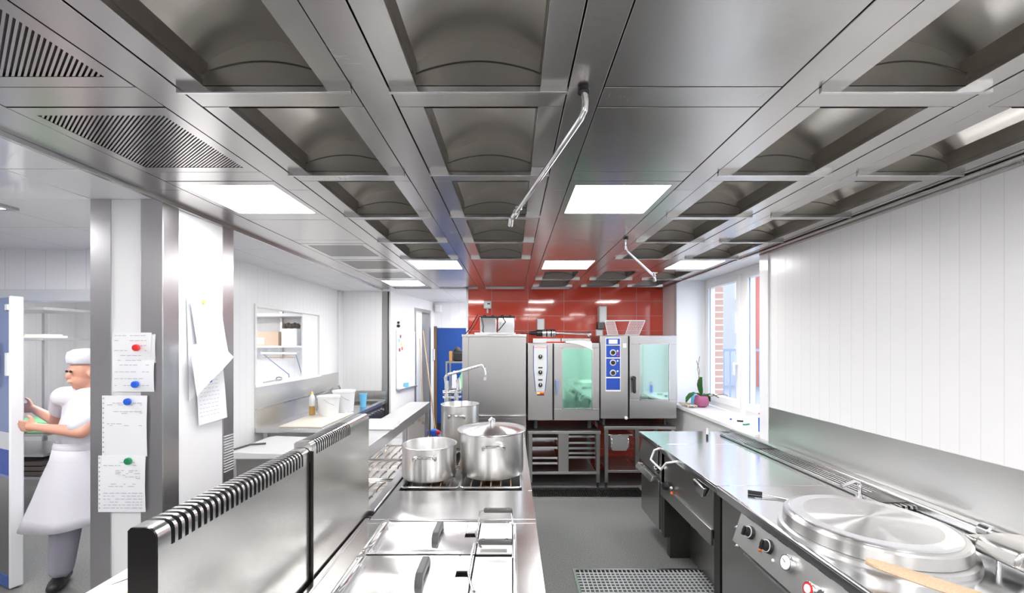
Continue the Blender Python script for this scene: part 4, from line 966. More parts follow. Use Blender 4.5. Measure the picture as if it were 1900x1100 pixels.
# flue guards
def guard(name_lab, y0, y1, xl, xr, zt, nsl, frac, endm='void_steel'):
    t = thing('flue_guard', name_lab, 'flue guard', ((xl+xr)/2, y0, ZT), 'slotted flue guards along the island')
    r = .022
    def prof(ins=0.0):
        a, b_, z = xl+ins, xr-ins, zt-ins
        return [(a, zt-.05), (a, z-.006), (a+.006, z)]+[(b_-r+r*math.cos(PI/2-PI/2*i/5), z-r+r*math.sin(PI/2-PI/2*i/5)) for i in range(6)]+[(b_, zt-.05)]
    MB().box(xl, xr, y0+.0045, y1-.0045, .82, zt-.05).build('panel', 'panel_steel', t)
    P_ = prof()
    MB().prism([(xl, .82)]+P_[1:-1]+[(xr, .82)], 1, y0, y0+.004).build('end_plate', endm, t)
    e = MB().prism(P_, 1, y0+.0042, y0+.035)
    ys = y0+.035; ye = y0+.035+(y1-y0-.07)*frac
    e.prism(P_, 1, ye, y1)
    e.build('top_cap', 'top_steel', t)
    pit = (ye-ys)/nsl; q = MB()
    for i in range(nsl): q.prism(P_, 1, ys+pit*(i+.55), ys+pit*(i+1.0))
    q.build('vent_slats', 'top_steel', t)
    MB().prism(prof(.010), 1, ys, ye).build('vent_inside', 'void', t)
    return t
guard('near slotted flue guard with a dark end plate beside the fryers', .795, 1.398, -.756, -.70, 1.366, 30, 1.0)  # end plate of plain steel, its dark reflection put into the colour
gd = guard('far slotted flue guard behind the near one, partly closed on top', 1.402, 1.966, -.756, -.695, 1.386, 19, .62, 'panel_steel')
B(-.7005, -.688, 1.399, 1.4018, .86, 1.355).build('edge_strip', 'void_steel', gd)  # dark reflection on the far guard's near end, drawn as a black strip
# prep worktop left of the guards
t = thing('white_worktop', 'white worktop at the bottom left corner beside the near guard', 'worktop', (-1.1, 1.2, 0))
B(-1.42, -.762, .3, 1.95, ZT-.04, ZT-.001).build('top', 'sill_white', t, bevel=.003)
B(-1.38, -.77, .32, 1.93, .1, ZT-.04).build('cabinet', 'body_steel', t); B(-1.3, -.8, .35, 1.9, 0, .1).build('plinth', 'dark_steel', t)
t = thing('kitchen_knife', 'knife with a thin dark blade on the white worktop', 'knife', (-1.28, 1.5, ZT))
a, b_ = onz(207, 1085, ZT+.006), onz(262, 1066, ZT+.006)
d = (b_-a).normalized(); s_ = Vector((-d.y, d.x, 0))
MB().add([a, a+d*.14+s_*.012, b_+s_*.012, b_, a+Vector((0, 0, .002)), a+d*.14+s_*.012+Vector((0, 0, .002)), b_+s_*.012+Vector((0, 0, .002)), b_+Vector((0, 0, .002))], [(0, 1, 2, 3), (4, 7, 6, 5), (0, 3, 7, 4), (1, 0, 4, 5), (2, 1, 5, 6), (3, 2, 6, 7)]).build('blade', 'dark_steel', t)
MB().tube([b_+s_*.006, b_+d*.11+s_*.006], .009, 8).build('grip', 'black_plastic', t)
c_ = onz(245, 1100, ZT)
tag(MB().lathe((c_.x+.10, c_.y-.05, ZT), [(.10, 0), (.11, .004), (.11, .016), (.10, .02)], 10).build('wooden_board', 'wood', origin=(c_.x+.1, c_.y-.05, ZT), bevel=.003), 'small wooden board at the bottom edge beside the near guard', 'board')

# ---------------- pots
def pot(name, label, x, y, z, R, h, lid=None, hang=0.0, wavy=0):
    t = thing(name, label, 'pot', (x, y, z))
    MB().lathe((x, y, z), [(R-.012, 0), (R-.003, .004), (R, .014), (R, h-.006), (R+.004, h-.004), (R+.005, h), (R-.001, h+.001), (R-.004, h-.006), (R-.004, .012), (R-.015, .006), (0, .006)], 72).build('body', 'pot_steel', t, ang=40)
    def handle(a):
        c, s = math.cos(a), math.sin(a)
        def P(t_, o, zz): return Vector((x+(R+o)*c-s*t_, y+(R+o)*s+c*t_, z+zz))
        hw = min(.062, R*.42); zz = h*.76
        hd = MB().tube([P(-hw, -.002, zz), P(-hw*.95, .018, zz+.004), P(-hw*.75, .034, zz+.012), P(0, .042, zz+.014), P(hw*.75, .034, zz+.012), P(hw*.95, .018, zz+.004), P(hw, -.002, zz)], .0085, 10).build('handle', 'chrome', t)
        for tt in (-hw, hw): MB().sphere(P(tt, 0, zz-.004), .010, 10, 6, sz=1.6).build('bracket', 'pot_inner', hd)
    handle(-PI/2+hang); handle(PI/2+hang)
    return t
pot('cooking_pot', 'small open cooking pot with two loop handles, left of the lidded pot', -.508, 2.49, ZT+.017, .163, .195, hang=0.02)
big = pot('cooking_pot', 'large lidded cooking pot at the front right of the hob', -.128, 2.57, ZT+.017, .200, .262, hang=.10)
ld = MB().lathe((-.128, 2.57, ZT+.017+.264), [(.19, 0), (.212, 0), (.217, .003), (.215, .007), (.196, .004), (.185, .006), (.16, .016), (.06, .030), (0, .033)], 72).build('lid', 'lid_steel', big, ang=25)
MB().tube([(-.141, 2.555, ZT+.31), (-.143, 2.553, ZT+.34), (-.128, 2.57, ZT+.352), (-.113, 2.587, ZT+.34), (-.115, 2.585, ZT+.31)], .007, 10).build('lid_handle', 'chrome', ld)
MB().cyl((-.128, 2.57, ZT+.305), (-.128, 2.57, ZT+.345), .010, .013).build('knob', 'chrome', ld)
pot('stock_pot', 'tall open stock pot at the back under the arched tap', -.418, 3.25, ZT+.017, .149, .325, hang=-.05)
# tap on the island
t = thing('pot_filler_tap', 'tall swivel tap with a long arched spout behind the stock pot', 'tap', (-.565, 3.52, ZT))
yy = 3.56
c = at(829, 700, yy); xx = c.x
MB().box(xx-.03, xx+.11, yy-.03, yy+.04, ZT, ZT+.29).build('column', 'body_steel', t, bevel=.005)
MB().cyl((xx, yy, ZT+.28), (xx, yy, at(0, 706, yy).z), .022, .018).cyl((xx+.085, yy, ZT+.28), (xx+.085, yy, at(0, 722, yy).z), .02).build('riser', 'chrome', t)
pts = [at(828, 715, yy), at(826, 700, yy), at(828, 697, yy), at(834, 694, yy), at(886, 680, yy), at(893, 678, yy), at(898, 682, yy), at(900, 690, yy), at(900, 696, yy)]
MB().tube(pts, .0125, 12).build('spout', 'chrome', t)
MB().tube([at(848, 728, yy), at(850, 712, yy), at(848, 706, yy), at(852, 700, yy), at(853, 722, yy)], .010, 10).build('pipe_loop', 'chrome', t)
MB().cyl(at(822, 728, yy), at(856, 727, yy), .018).cyl(at(822, 737, yy), at(856, 736, yy), .012).build('valve_body', 'chrome', t, bevel=.002)
p = at(900, 699, yy); MB().cyl(p, p+Vector((0, 0, -.03)), .017).build('nozzle', 'chrome', t)
# blue and red clips
for i, (px, c1, c2, lab) in enumerate(((788, 'red_plastic', 'blue_plastic', 'left'), (806, 'blue_plastic', 'red_plastic', 'right'))):
    p = onz(px, 806, ZT+.0)
    p = Vector(((px-CX)*3.62/F, 3.62, ZT))
    t = thing('squeeze_clip', 'blue and red plastic cap beyond the small pot, the %s one' % lab, 'cap', p)
    MB().lathe(p, [(.03, 0), (.034, .01), (.034, .045), (.026, .055), (0, .057)], 20).build('body', 'blue_plastic', t)
    s = -1 if i == 0 else 1
    MB().sphere((p.x+s*.034, p.y-.01, p.z+.03), .022).build('tip', 'red_plastic', t)

# ================================================================== PREP CORNER
t = thing('sink_counter', 'stainless prep counter with upstand along the left wall', 'counter', (-2.1, 4.8, 0))
MB().box(XL+.01, -1.80, 3.86, 5.30, .87, .91).box(XL+.01, -1.80, 5.70, 5.785, .87, .91).box(XL+.01, -2.35, 5.30, 5.70, .87, .91).box(-1.86, -1.80, 5.30, 5.70, .87, .91).build('worktop', 'top_steel', t, bevel=.002)
MB().box(-2.35, -1.86, 5.30, 5.70, .68, .69).box(-2.355, -2.35, 5.3, 5.7, .68, .905).box(-1.86, -1.855, 5.3, 5.7, .68, .87).box(-2.35, -1.86, 5.295, 5.30, .68, .87).build('sink_bowl', 'pot_inner', t)
B(XL+.001, XL+.010, 3.86, 5.78, .91, 1.315).build('splashback', 'splash_steel', t)
B(XL+.010, XL+.018, 3.86, 5.78, 1.085, 1.10).build('rail', 'top_steel', t)
MB().box(XL+.01, -1.80, 5.775, 5.783, .91, 1.045).box(XL+.01, -1.80, 5.765, 5.775, 1.0, 1.01).build('upstand', 'top_steel', t)
for x, y in ((-2.40, 3.90), (-1.85, 3.90), (-1.85, 4.9)): B(x, x+.04, y, y+.04, 0, .87).build('leg', 'body_steel', t)
B(XL+.02, -1.84, 3.95, 4.9, .25, .28).build('undershelf', 'body_steel', t)
t = thing('undercounter_fridge', 'dark fronted appliance with knobs under the far end of the prep counter', 'appliance', (-2.1, 5.3, 0))
B(XL+.03, -1.83, 4.98, 5.76, .02, .66).build('body', 'body_steel', t, bevel=.003)
MB().box(-1.85, -1.815, 4.98, 5.76, .66, .86).build('control_strip', 'dark_steel', t)
for k in range(6): MB().cyl((-1.815, 5.05+k*.12, .80), (-1.795, 5.05+k*.12, .80), .018).build('knob', 'chrome', t)
tag(B(-2.25, -1.84, 3.90, 4.62, .911, .929).build('cutting_board', 'cream', origin=(-2.04, 4.2, .911), bevel=.004), 'cream cutting board on the prep counter', 'cutting board')
def bucket(x, y, z, r, h, label):
    t = thing('plastic_bucket', label, 'bucket', (x, y, z))
    MB().lathe((x, y, z), [(r*.84, 0), (r*.86, .004), (r, h), (r*1.06, h), (r*1.06, h-.02), (r*1.01, h-.022)], 40).lathe((x, y, z), [(r*.97, h+.0005), (r*.95, h-.01), (r*.82, .012), (0, .01)], 40).build('body', 'white_plastic', t)
    MB().tube([(x-.0, y-r*1.04, z+h*.86), (x+.05, y-r*1.06, z+h*.7), (x+.10, y-r*.75, z+h*.55)], .002, 6).build('wire_handle', 'chrome', t)
bucket(-2.04, 4.50, .929, .115, .215, 'front white plastic bucket on the cutting board')
bucket(-2.02, 4.86, .91, .125, .25, 'white plastic bucket behind the front one on the prep counter')
t = thing('squeeze_bottle', 'white bottle with yellow cap and amber base left of the buckets', 'bottle', (-2.21, 4.56, .929))
MB().lathe((-2.225, 4.50, .929), [(.03, 0), (.031, .10)], 24).build('base', 'amber', t)
MB().lathe((-2.225, 4.50, .929), [(.031, .10), (.031, .19), (.02, .215), (.012, .23)], 24).build('body', 'white_plastic', t); MB().lathe((-2.225, 4.50, .929), [(.012, .23), (.011, .25), (.004, .26)], 16).build('cap', 'yellow_plastic', t)
t = thing('counter_tap', 'chrome tap with a rising spout behind the white buckets', 'tap', (-2.36, 5.5, .91))
pts = [Vector((-2.40, 5.40, .91)), Vector((-2.40, 5.40, 1.0)), Vector((-2.38, 5.28, 1.03)), Vector((-2.20, 4.98, 1.17)), Vector((-2.16, 5.0, 1.185)), Vector((-2.135, 5.03, 1.17)), Vector((-2.13, 5.035, 1.14))]
pts = [Vector((-2.40, 5.0, .91)), at(598, 731, 5.0), at(624, 715, 5.15), at(629, 716, 5.17), at(631, 720, 5.18), at(630, 724, 5.18)]
MB().tube(pts, .011, 10).build('spout', 'chrome', t)
MB().cyl((-2.40, 5.0, .91), (-2.40, 5.0, .95), .022).build('base', 'chrome', t)
t = thing('blue_cup', 'light blue plastic cup at the far end of the prep counter', 'cup', (-1.93, 5.26, .91))
MB().lathe((-1.915, 5.20, .91), [(.033, 0), (.035, .003), (.046, .155), (.051, .156), (.051, .168), (.044, .168), (.043, .155), (.032, .006), (0, .006)], 28).build('body', 'sky_plastic', t)
tag(MB().cyl((-1.96, 4.78, .91), (-1.96, 4.78, .925), .012).cyl((-1.96, 4.78, .925), (-1.96, 4.78, .965), .009).build('sauce_bottle', 'white_plastic', origin=(-1.96, 4.8, .91)), 'tiny white bottle right of the buckets', 'bottle')
tag(MB().lathe((-1.88, 4.66, .911), [(.045, 0), (.05, .006), (.048, .012), (0, .012)], 24).build('saucer', 'white_plastic', origin=(-1.9, 4.6, .91)), 'flat white saucer lying right of the front bucket', 'saucer')
# bin with a lid
t = thing('wheeled_bin', 'grey bin with a broad white lid beside the pillar', 'bin', (-2.05, 3.3, 0))
MB().prism([(-2.24, .80), (-1.84, .80), (-1.88, .05), (-2.20, .05)], 1, 3.27, 3.72).build('body', 'body_steel', t, bevel=.01)
MB().prism([(-2.28, .80), (-1.80, .80), (-1.80, .835), (-1.83, .85), (-2.2, .862), (-2.28, .85)], 1, 3.22, 3.78).build('lid', 'pale_grey', t, bevel=.008)
MB().tube([(-2.27, 3.30, .86), (-2.2, 3.40, .875), (-2.1, 3.45, .872)], .008, 8).build('lid_handle', 'grey_grip', t)
B(-1.90, -1.85, 3.262, 3.27, .71, .77).build('label_plate', 'red_plastic', t)
for x in (-2.17, -1.91):
    for y in (3.33, 3.66): MB().cyl((x-.012, y, .03), (x+.012, y, .03), .03).build('wheel', 'rubber', t)
# hatch sliding panel and shelf things
S('window_2', B(XL-.03, XL-.015, 4.78, HY1-.004, HZ0+.004, HZ1-.004), 'white_frame')
t = thing('wall_shelf', 'white double wall shelf seen through the serving hatch', 'shelf', (-3.3, 5.8, 1.68))
B(-4.05, -2.7, 5.62, 5.99, 1.665, 1.69).build('shelf_board', 'white_plastic', t)
B(-4.05, -2.7, 5.62, 5.99, 2.10, 2.14).build('shelf_board', 'white_plastic', t)
for x in (-3.86, -3.42, -2.95): B(x, x+.03, 5.96, 5.99, 1.5, 2.4).build('upright', 'guard_steel', t)
t = thing('cardboard_box', 'cardboard box with a white label on the shelf behind the hatch', 'box', (-3.35, 5.75, 1.69))
B(-3.60, -3.26, 5.64, 5.90, 1.6905, 1.885).build('carton', 'cardboard', t, bevel=.004); B(-3.57, -3.46, 5.637, 5.64, 1.71, 1.80).build('label', 'paper', t)
t = thing('storage_carton', 'white open carton with dark bags on top, right of the cardboard box', 'box', (-3.1, 5.75, 1.69))
B(-3.22, -3.0, 5.64, 5.88, 1.6905, 1.93).build('carton', 'white_plastic', t, bevel=.004)
q = MB()
for k in range(5): q.sphere((-3.22+k*.045, 5.74, 1.965+.012*(k % 2)), .035, 10, 7, sz=1.2)
q.build('bags', 'dark_tray', t)
t = thing('folding_tray_stand', 'white tray on slanted wire legs below the hatch shelf', 'stand', (-3.1, 5.4, 1.3))
B(-3.42, -2.93, 5.50, 5.75, 1.575, 1.60).build('tray', 'white_plastic', t, bevel=.004)
B(-3.38, -2.95, 5.50, 5.51, 1.525, 1.535).build('rail', 'amber', t)
MB().tube([(-3.38, 5.5, 1.57), (-3.05, 5.52, 1.30), (-3.0, 5.55, .935)], .007, 8).tube([(-2.94, 5.5, 1.57), (-2.86, 5.5, 1.30), (-2.84, 5.5, .935)], .006, 8).build('legs', 'rail_blue', t)
t = thing('store_table', 'white table behind the serving hatch', 'table', (-3.3, 5.2, 0))
B(-4.2, -2.60, 4.9, 5.95, .88, .92).build('tabletop', 'white_plastic', t)
for x in (-4.15, -2.7): B(x, x+.05, 4.95, 5.0, 0, .88).build('leg', 'white_frame', t); B(x, x+.05, 5.85, 5.9, 0, .88).build('leg', 'white_frame', t)
t = thing('serving_scoop', 'grey scoop and cloth lying on the hatch sill', 'utensil', (-2.5, 4.4, HZ0))
MB().tube([(-2.52, 4.10, HZ0+.008), (-2.52, 4.28, HZ0+.012)], .007, 8).build('handle', 'guard_steel', t); MB().sphere((-2.52, 4.36, HZ0+.02), .06, 12, 8, sz=.45, sx=.5).build('bowl', 'guard_steel', t)

# ================================================================== CORRIDOR THINGS
def onwall(s, z, off=0): return wm @ Vector((s, -off, z))
def s_of(px):     # distance along the slanted corridor wall of an image column
    k = (px-CX)/F; return ((k*WA.y-WA.x)/(wd.x-k*wd.y))
s0, s1 = s_of(735), s_of(768)
t = thing('whiteboard', 'whiteboard with a colourful drawing on the corridor wall', 'whiteboard', onwall(s0, 1.05, .01))
B(s0, s1, -.012, -.001, 1.06, 1.90, wm).build('board', 'white_gloss', t)
MB().box(s0-.015, s0, -.018, -.001, 1.045, 1.915, wm).box(s1, s1+.015, -.018, -.001, 1.045, 1.915, wm).box(s0, s1, -.018, -.001, 1.90, 1.915, wm).box(s0, s1, -.018, -.001, 1.045, 1.06, wm).build('frame', 'light_grey', t)
B(s0, s1, -.06, -.018, 1.03, 1.045, wm).build('pen_tray', 'guard_steel', t)
t = thing('childs_drawing', 'colourful drawing pinned on the whiteboard', 'drawing', onwall(s0, 1.6, .02))
B(s0+.03, s0+.20, -.015, -.0125, 1.56, 1.86, wm).build('sheet', 'paper', t)
for i, (m_, a, z) in enumerate((('pot_pink', .05, 1.60), ('sky_plastic', .04, 1.74), ('yellow_plastic', .10, 1.68), ('cloth_lilac', .12, 1.77), ('orange_plastic', .13, 1.62), ('pot_pink', .08, 1.80))):
    B(s0+a, s0+a+.05, -.017, -.0152, z, z+.05, wm).build('patch', m_, t)
tag(B(s0+.20, s0+.30, -.055, -.02, 1.0455, 1.12, wm).build('board_eraser', 'sky_plastic', origin=onwall(s0+.25, 1.045, .03)), 'blue eraser on the whiteboard tray', 'eraser')
tag(MB().box(s0+.03, s0+.17, -.055, -.02, 1.0455, 1.065, wm).build('board_markers', 'white_plastic', origin=onwall(s0+.1, 1.045, .03)), 'white marker pens on the whiteboard tray', 'marker')
p = onwall(s_of(737), 1.98, .0)
tag(MB().sphere(p+Vector((.02, 0, 0)), .025).sphere(p+Vector((.02, 0, .05)), .02).build('wall_hook', 'black_plastic', origin=p), 'small black hook above the whiteboard', 'hook')
B_ = S('door_2', B(d0+.10, d0+.26, .20, .24, 0, 2.0, wm), 'blue_door')
def broom(a, b_, label, head):
    t = thing('broom', label, 'broom', b_)
    MB().cyl(a, b_, .010, .010, 10).build('stick', 'wood', t)
    MB().box(b_.x-.16, b_.x+.03, b_.y-.03, b_.y+.03, b_.z-.05, b_.z-.005).build('head', head, t, bevel=.006)
    MB().box(b_.x-.16, b_.x+.03, b_.y-.02, b_.y+.02, .001, b_.z-.05).build('bristles', 'black_plastic', t)
pa, pb = at(777, 607, 6.58), at(807, 775, 6.45)
pb = Vector((pb.x, pb.y, .11)); pa = Vector((onwall(s_of(777), 0, .0).x+.03, 6.62, 1.95))
broom(Vector((-1.47, 6.66, 1.93)), Vector((-1.20, 6.48, .11)), 'wooden broom leaning across the steel doorway', 'black_plastic')
broom(Vector((-1.50, 6.58, 1.80)), Vector((-1.40, 6.47, .11)), 'shorter wooden broom behind the leaning one', 'black_plastic')
a = at(812, 572, 7.2)
t = tag(B(a.x-.05, a.x+.05, 7.22, 7.339, a.z-.06, a.z+.07).build('wall_lamp', 'white_plastic', origin=(a.x, 7.3, a.z), bevel=.005), 'small white box on the wall above the blue door', 'lamp')
a = onwall(s_of(800), 1.35, 0)
tag(MB().box(s_of(803)-.03, s_of(803)+.03, -.03, -.001, 1.42, 1.62, wm).build('wall_switch', 'light_grey', origin=onwall(s_of(803), 1.42, .01)), 'narrow grey switch by the brown door frame', 'switch')
t = thing('steel_trolley', 'steel trolley in front of the blue door', 'trolley', (-.9, 6.4, 0))
for z in (.4, 1.0, 1.42): B(-1.02, -.62, 6.2, 6.6, z, z+.025).build('shelf', 'body_steel', t)
for x in (-1.02, -.645):
    for y in (6.2, 6.575): B(x, x+.025, y, y+.025, 0, 1.42).build('leg', 'body_steel', t)
t = thing('coffee_machine', 'black bulky machine on the trolley before the blue door', 'appliance', (-.85, 6.4, 1.445))
B(-.92, -.64, 6.25, 6.55, 1.4455, 1.60).build('body', 'black_plastic', t, bevel=.03); MB().sphere((-.86, 6.35, 1.61), .06).build('hopper', 'rubber', t); B(-.98, -.93, 6.3, 6.36, 1.4455, 1.60).build('side_box', 'amber', t)
tag(MB().lathe((-.78, 6.3, 1.026), [(.04, 0), (.04, .18), (.015, .22), (.015, .25)], 20).build('green_bottle', 'crate_green', origin=(-.78, 6.3, 1.026)), 'green bottle on the trolley shelf', 'bottle')
tag(MB().lathe((-.90, 6.3, 1.026), [(.04, 0), (.04, .2), (.015, .24), (.015, .27)], 20).build('white_bottle', 'white_plastic', origin=(-.90, 6.3, 1.026)), 'white bottle left of the green one on the trolley', 'bottle')

# ================================================================== PILLAR NOTES
def sheetf(px0, px1, py0, py1, name, label, off, tilt=0.0, mar=0, rows=(), hole=False):
    a, b_ = at(px0, py0, PY0), at(px1, py1, PY0)
    y = PY0-.007-off
    t = thing(name, label, 'paper', (a.x, y, b_.z))
    W_, Hh = b_.x-a.x, a.z-b_.z
    grid = [[Vector((a.x+W_*i/4+tilt*(j/6)*.01, y-.004*math.sin(PI*j/6)*(.5+.5*i/4)-.001*j*(tilt != 0), a.z-Hh*j/6)) for j in range(7)] for i in range(5)]
    MB().sheet(grid, .0006).build('sheet', 'paper', t)
    q = MB()
    for (u0, u1, v) in rows: q.box(a.x+W_*u0, a.x+W_*u1, y-.0072, y-.0066, a.z-Hh*v-.0012, a.z-Hh*v+.0012)
    if rows: q.build('writing', 'ink', t)
    if hole:
        h_ = MB()
        for k in range(12): h_.box(a.x-.008, a.x-.003, y-.003, y-.0022, a.z-Hh*(.04+.08*k)-.006, a.z-Hh*(.04+.08*k)+.002)
        MB().box(a.x-.012, a.x+.001, y-.002, y-.0012, b_.z, a.z).build('binding_strip', 'paper', t); h_.build('punched_holes', 'ink', t)
    return t
random.seed(3)
def rws(n, v0, v1, u0=.08, u1=.9, p=1.0):
    out = []
    for k in range(n):
        v = v0+(v1-v0)*k/max(1, n-1); u = u0
        while u < u1:
            w_ = random.uniform(.04, .14)
            if random.random() < p: out.append((u, min(u+w_, u1), v))
            u += w_+.03
    return out
sheetf(217, 291, 620, 673, 'pinned_note', 'pale note at the top of the pillar, under the red magnet sheet', .000)
sheetf(212, 284, 617, 674, 'pinned_note', 'handwritten note under the red magnet at the top of the pillar', .002, rows=rws(6, .10, .9, p=.7))
sheetf(213, 290, 668, 726, 'pinned_note', 'handwritten note with a blue magnet, second on the pillar front', .005, rows=rws(4, .15, .8, p=.7))
sheetf(200, 278, 733, 845, 'pinned_note', 'punched schedule sheet under the upper blue magnet, middle of the pillar', .008, rows=rws(2, .12, .15, p=.6)+rws(2, .26, .29, p=.5)+rws(2, .46, .49, p=.5), hole=True)
sheetf(194, 276, 843, 947, 'pinned_note', 'punched schedule sheet under the green magnet, lowest on the pillar', .011, rows=rws(2, .12, .17, p=.5)+rws(6, .26, .40, .35, .9, .5)+rws(2, .50, .54, .1, .8, .5)+rws(6, .66, .92, .08, .95, .9), hole=True)
def magnet(c, n, mat, label, r=.015):
    n = Vector(n); tag(MB().cyl(c, c+n*.012, r, r*.93, 28).build('magnet', mat, origin=c, bevel=.002), label, 'magnet', 'round magnets on the pillar')
for px, py, m_, lab in ((254, 645, 'red_plastic', 'red round magnet at the top of the pillar front'), (252, 713, 'blue_plastic', 'blue magnet below the red one on the pillar front'), (238, 745, 'blue_plastic', 'blue magnet on top of the punched schedule sheet'), (239, 855, 'green_plastic', 'green round magnet on the lowest pillar sheet')):
    p = at(px, py, PY0-.024); magnet(p, (0, -1, 0), m_, lab, .018)
def onside(px, py, off=0): 
    k = (px-CX)/F; y = (PX+off)/k; return Vector((PX+off, y, H-(py-CY)*y/F))
# bundles on the pillar's right face
def sidesheet(pts, off, name, label, curl=0, rows=0):
    tl, tr, br, bl = [onside(*p, off=off) for p in pts]
    t = thing(name, label, 'paper', bl)
    n, m = 8, 6; grid = []
    for i in range(n+1):
        v = i/n; row = []
        for j in range(m+1):
            u = j/m; p = (tl*(1-u)+tr*u)*(1-v)+(bl*(1-u)+br*u)*v
            p = p+Vector((curl*(v**2)*(.3+.7*u)+.003*math.sin(7*u+3*v), 0, 0)); row.append(p)
        grid.append(row)
    MB().sheet(grid, .0006).build('sheet', 'paper', t)
    if rows:
        q = MB()
        for k in range(rows):
            v = .12+.8*k/rows; y0_, y1_ = tl.y+.04*(tr.y-tl.y)+.02, tr.y-.03; z = tl.z*(1-v)+bl.z*v
            y = y0_
            while y < y1_:
                w_ = random.uniform(.008, .03); q.box(PX+off+curl*v*v+.004, PX+off+curl*v*v+.0046, y, min(y+w_, y1_), z-.001, z+.001); y += w_+.01
        q.build('writing', 'ink', t)
sidesheet([(346, 548), (400, 556), (396, 705), (350, 745)], .010, 'paper_bundle', 'long white sheet hanging lowest in the bundle on the pillar side', .003)
sidesheet([(352, 552), (408, 560), (420, 665), (372, 700)], .030, 'paper_bundle', 'curled white sheet on top of the bundle on the pillar side', .022)
sidesheet([(362, 680), (412, 670), (421, 774), (368, 790)], .019, 'paper_bundle', 'handwritten sheet under the small blue magnet on the pillar side', .004, rows=12)
sidesheet([(352, 640), (408, 634), (425, 662), (362, 735)], .058, 'paper_bundle', 'crumpled paper corner curling out of the bundle on the pillar side', .03)
magnet(onside(375, 560, .028), (1, 0, 0), 'yellow_plastic', 'small yellow magnet on the paper bundle of the pillar side', .012)
magnet(onside(388, 706, .020), (1, 0, 0), 'blue_plastic', 'small blue magnet on the handwritten sheet of the pillar side', .012)

# ================================================================== COLD ROOM DOOR AND RACK
E = Vector((-3.50, 2.86, 0)); Hn = Vector((-4.26, 3.165, 0)); dd = (E-Hn).normalized(); L_ = (E-Hn).length
dm = Matrix.Translation(Hn) @ Matrix.Rotation(math.atan2(dd.y, dd.x), 4, 'Z')     # x along the leaf, -y toward the camera
t = thing('cold_room_door', 'open blue-grey insulated door held by the person', 'door', Hn)
def bd2(x0, x1, y0, y1, z0, z1, n, m_, bev=0, p=None): return B(x0, x1, y0, y1, z0, z1, dm).build(n, m_, p or t, bevel=bev)
leaf_ = bd2(.0, L_-.006, -.035, .02, .02, 2.05, 'leaf', 'blue_leaf')
bd2(L_-.006, L_+.012, -.040, .03, .01, 2.06, 'edge_profile', 'white_plastic', .008)
bd2(0, L_-.006, -.038, -.035, .98, 1.10, 'band', 'light_grey'); bd2(0, L_-.006, -.038, -.035, .80, .98, 'band', 'blue_panel')
bd2(0, L_-.006, -.040, -.035, .02, .78, 'kick_plate', 'body_steel'); bd2(0, L_-.006, -.044, -.040, .02, .10, 'bottom_strip', 'blue_dark')
bd2(L_-.045, L_-.010, -.045, -.036, 1.50, 1.66, 'sticker', 'white_plastic'); bd2(L_-.045, L_-.010, -.045, -.036, 1.96, 2.0, 'catch', 'white_plastic')
c = dm @ Vector((L_-.15, -.035, 1.58)); nn = dm.to_3x3() @ Vector((0, -1, 0)); tt = dm.to_3x3() @ Vector((1, 0, 0))
pts = [c+nn*.03+tt*(.065*math.cos(a*PI/12))+Vector((0, 0, .15*math.sin(a*PI/12))) for a in range(24)]
MB().tube(pts, .014, 10, closed=True).build('ring_handle', 'chrome', t)
t = thing('storage_rack', 'steel storage rack with trays inside the cold room', 'rack', (-4.9, 4.2, 0))
for z in (.42, .64, .84, 1.78, 2.08): B(-5.5, -4.58, 3.95, 4.5, z-.025, z).build('shelf', 'guard_steel', t)
for x in (-5.5, -5.2): 
    for y in (3.95, 4.47): B(x, x+.03, y, y+.03, 0, 2.1).build('upright', 'guard_steel', t)
for i, x in enumerate((-5.05, -4.78)):
    t = tag(MB().box(x, x+.22, 3.98, 4.3, .8405, .95).build('green_crate', 'crate_green', origin=(x, 4, .84), bevel=.01), 'green crate on the cold room rack, %s one' % ('inner' if i == 0 else 'outer'), 'crate')
for i, z in enumerate((.45, .50, .55)):
    tag(B(-5.1, -4.62, 3.97, 4.4, z-.029, z+.012).build('baking_tray', 'dark_tray', origin=(-4.9, 4, z-.029), bevel=.004), 'dark baking tray on the cold room rack, %s of three' % ('bottom', 'middle', 'top')[i], 'tray', 'dark trays in the cold room')
tag(MB().box(-4.85, -4.62, 3.99, 4.2, 1.7805, 1.80).box(-4.82, -4.65, 4.0, 4.18, 1.80, 1.815).build('folded_cloths', 'cream', origin=(-4.7, 4.1, 1.78)), 'folded pale cloths on the upper cold room shelf', 'cloth')

# ================================================================== PERSON
t = thing('person', 'person in white cap and apron pulling the cold room door', 'person', (-3.10, 2.86, 0))
def cap(mb, p, q, r0, r1, n=14):
    mb.cyl(p, q, r0, r1, n); mb.sphere(p, r0, n, 8); mb.sphere(q, r1, n, 8)
def chain(mb, pts, rs):
    for i in range(len(pts)-1): cap(mb, Vector(pts[i]), Vector(pts[i+1]), rs[i], rs[i+1])
def soft(o, vox, it=6):
    m = o.modifiers.new('remesh', 'REMESH'); m.mode = 'VOXEL'; m.voxel_size = vox; m.use_smooth_shade = True
    s = o.modifiers.new('smooth', 'SMOOTH'); s.iterations = it; s.factor = .5
hc = Vector((-3.035, 2.88, 1.525)); fd = Vector((-.45, -.89, -.05)).normalized(); rt = Vector((-.89, .45, 0)).normalized()
b = MB()
b.sphere(hc+Vector((0, 0, .02)), .088, 20, 14, sx=.88, sy=1.0, sz=1.12)
b.sphere(hc+fd*.02+Vector((0, 0, -.05)), .062, 18, 12, sx=.92, sz=1.1)
b.sphere(hc+fd*.045+Vector((0, 0, -.092)), .028, 12, 8)
b.sphere(hc+fd*.092+Vector((0, 0, -.02)), .014, 10, 8, sz=1.6)             # nose
b.sphere(hc+fd*.082+Vector((0, 0, -.062)), .018, 10, 8, sx=1.3, sz=.5)      # lips
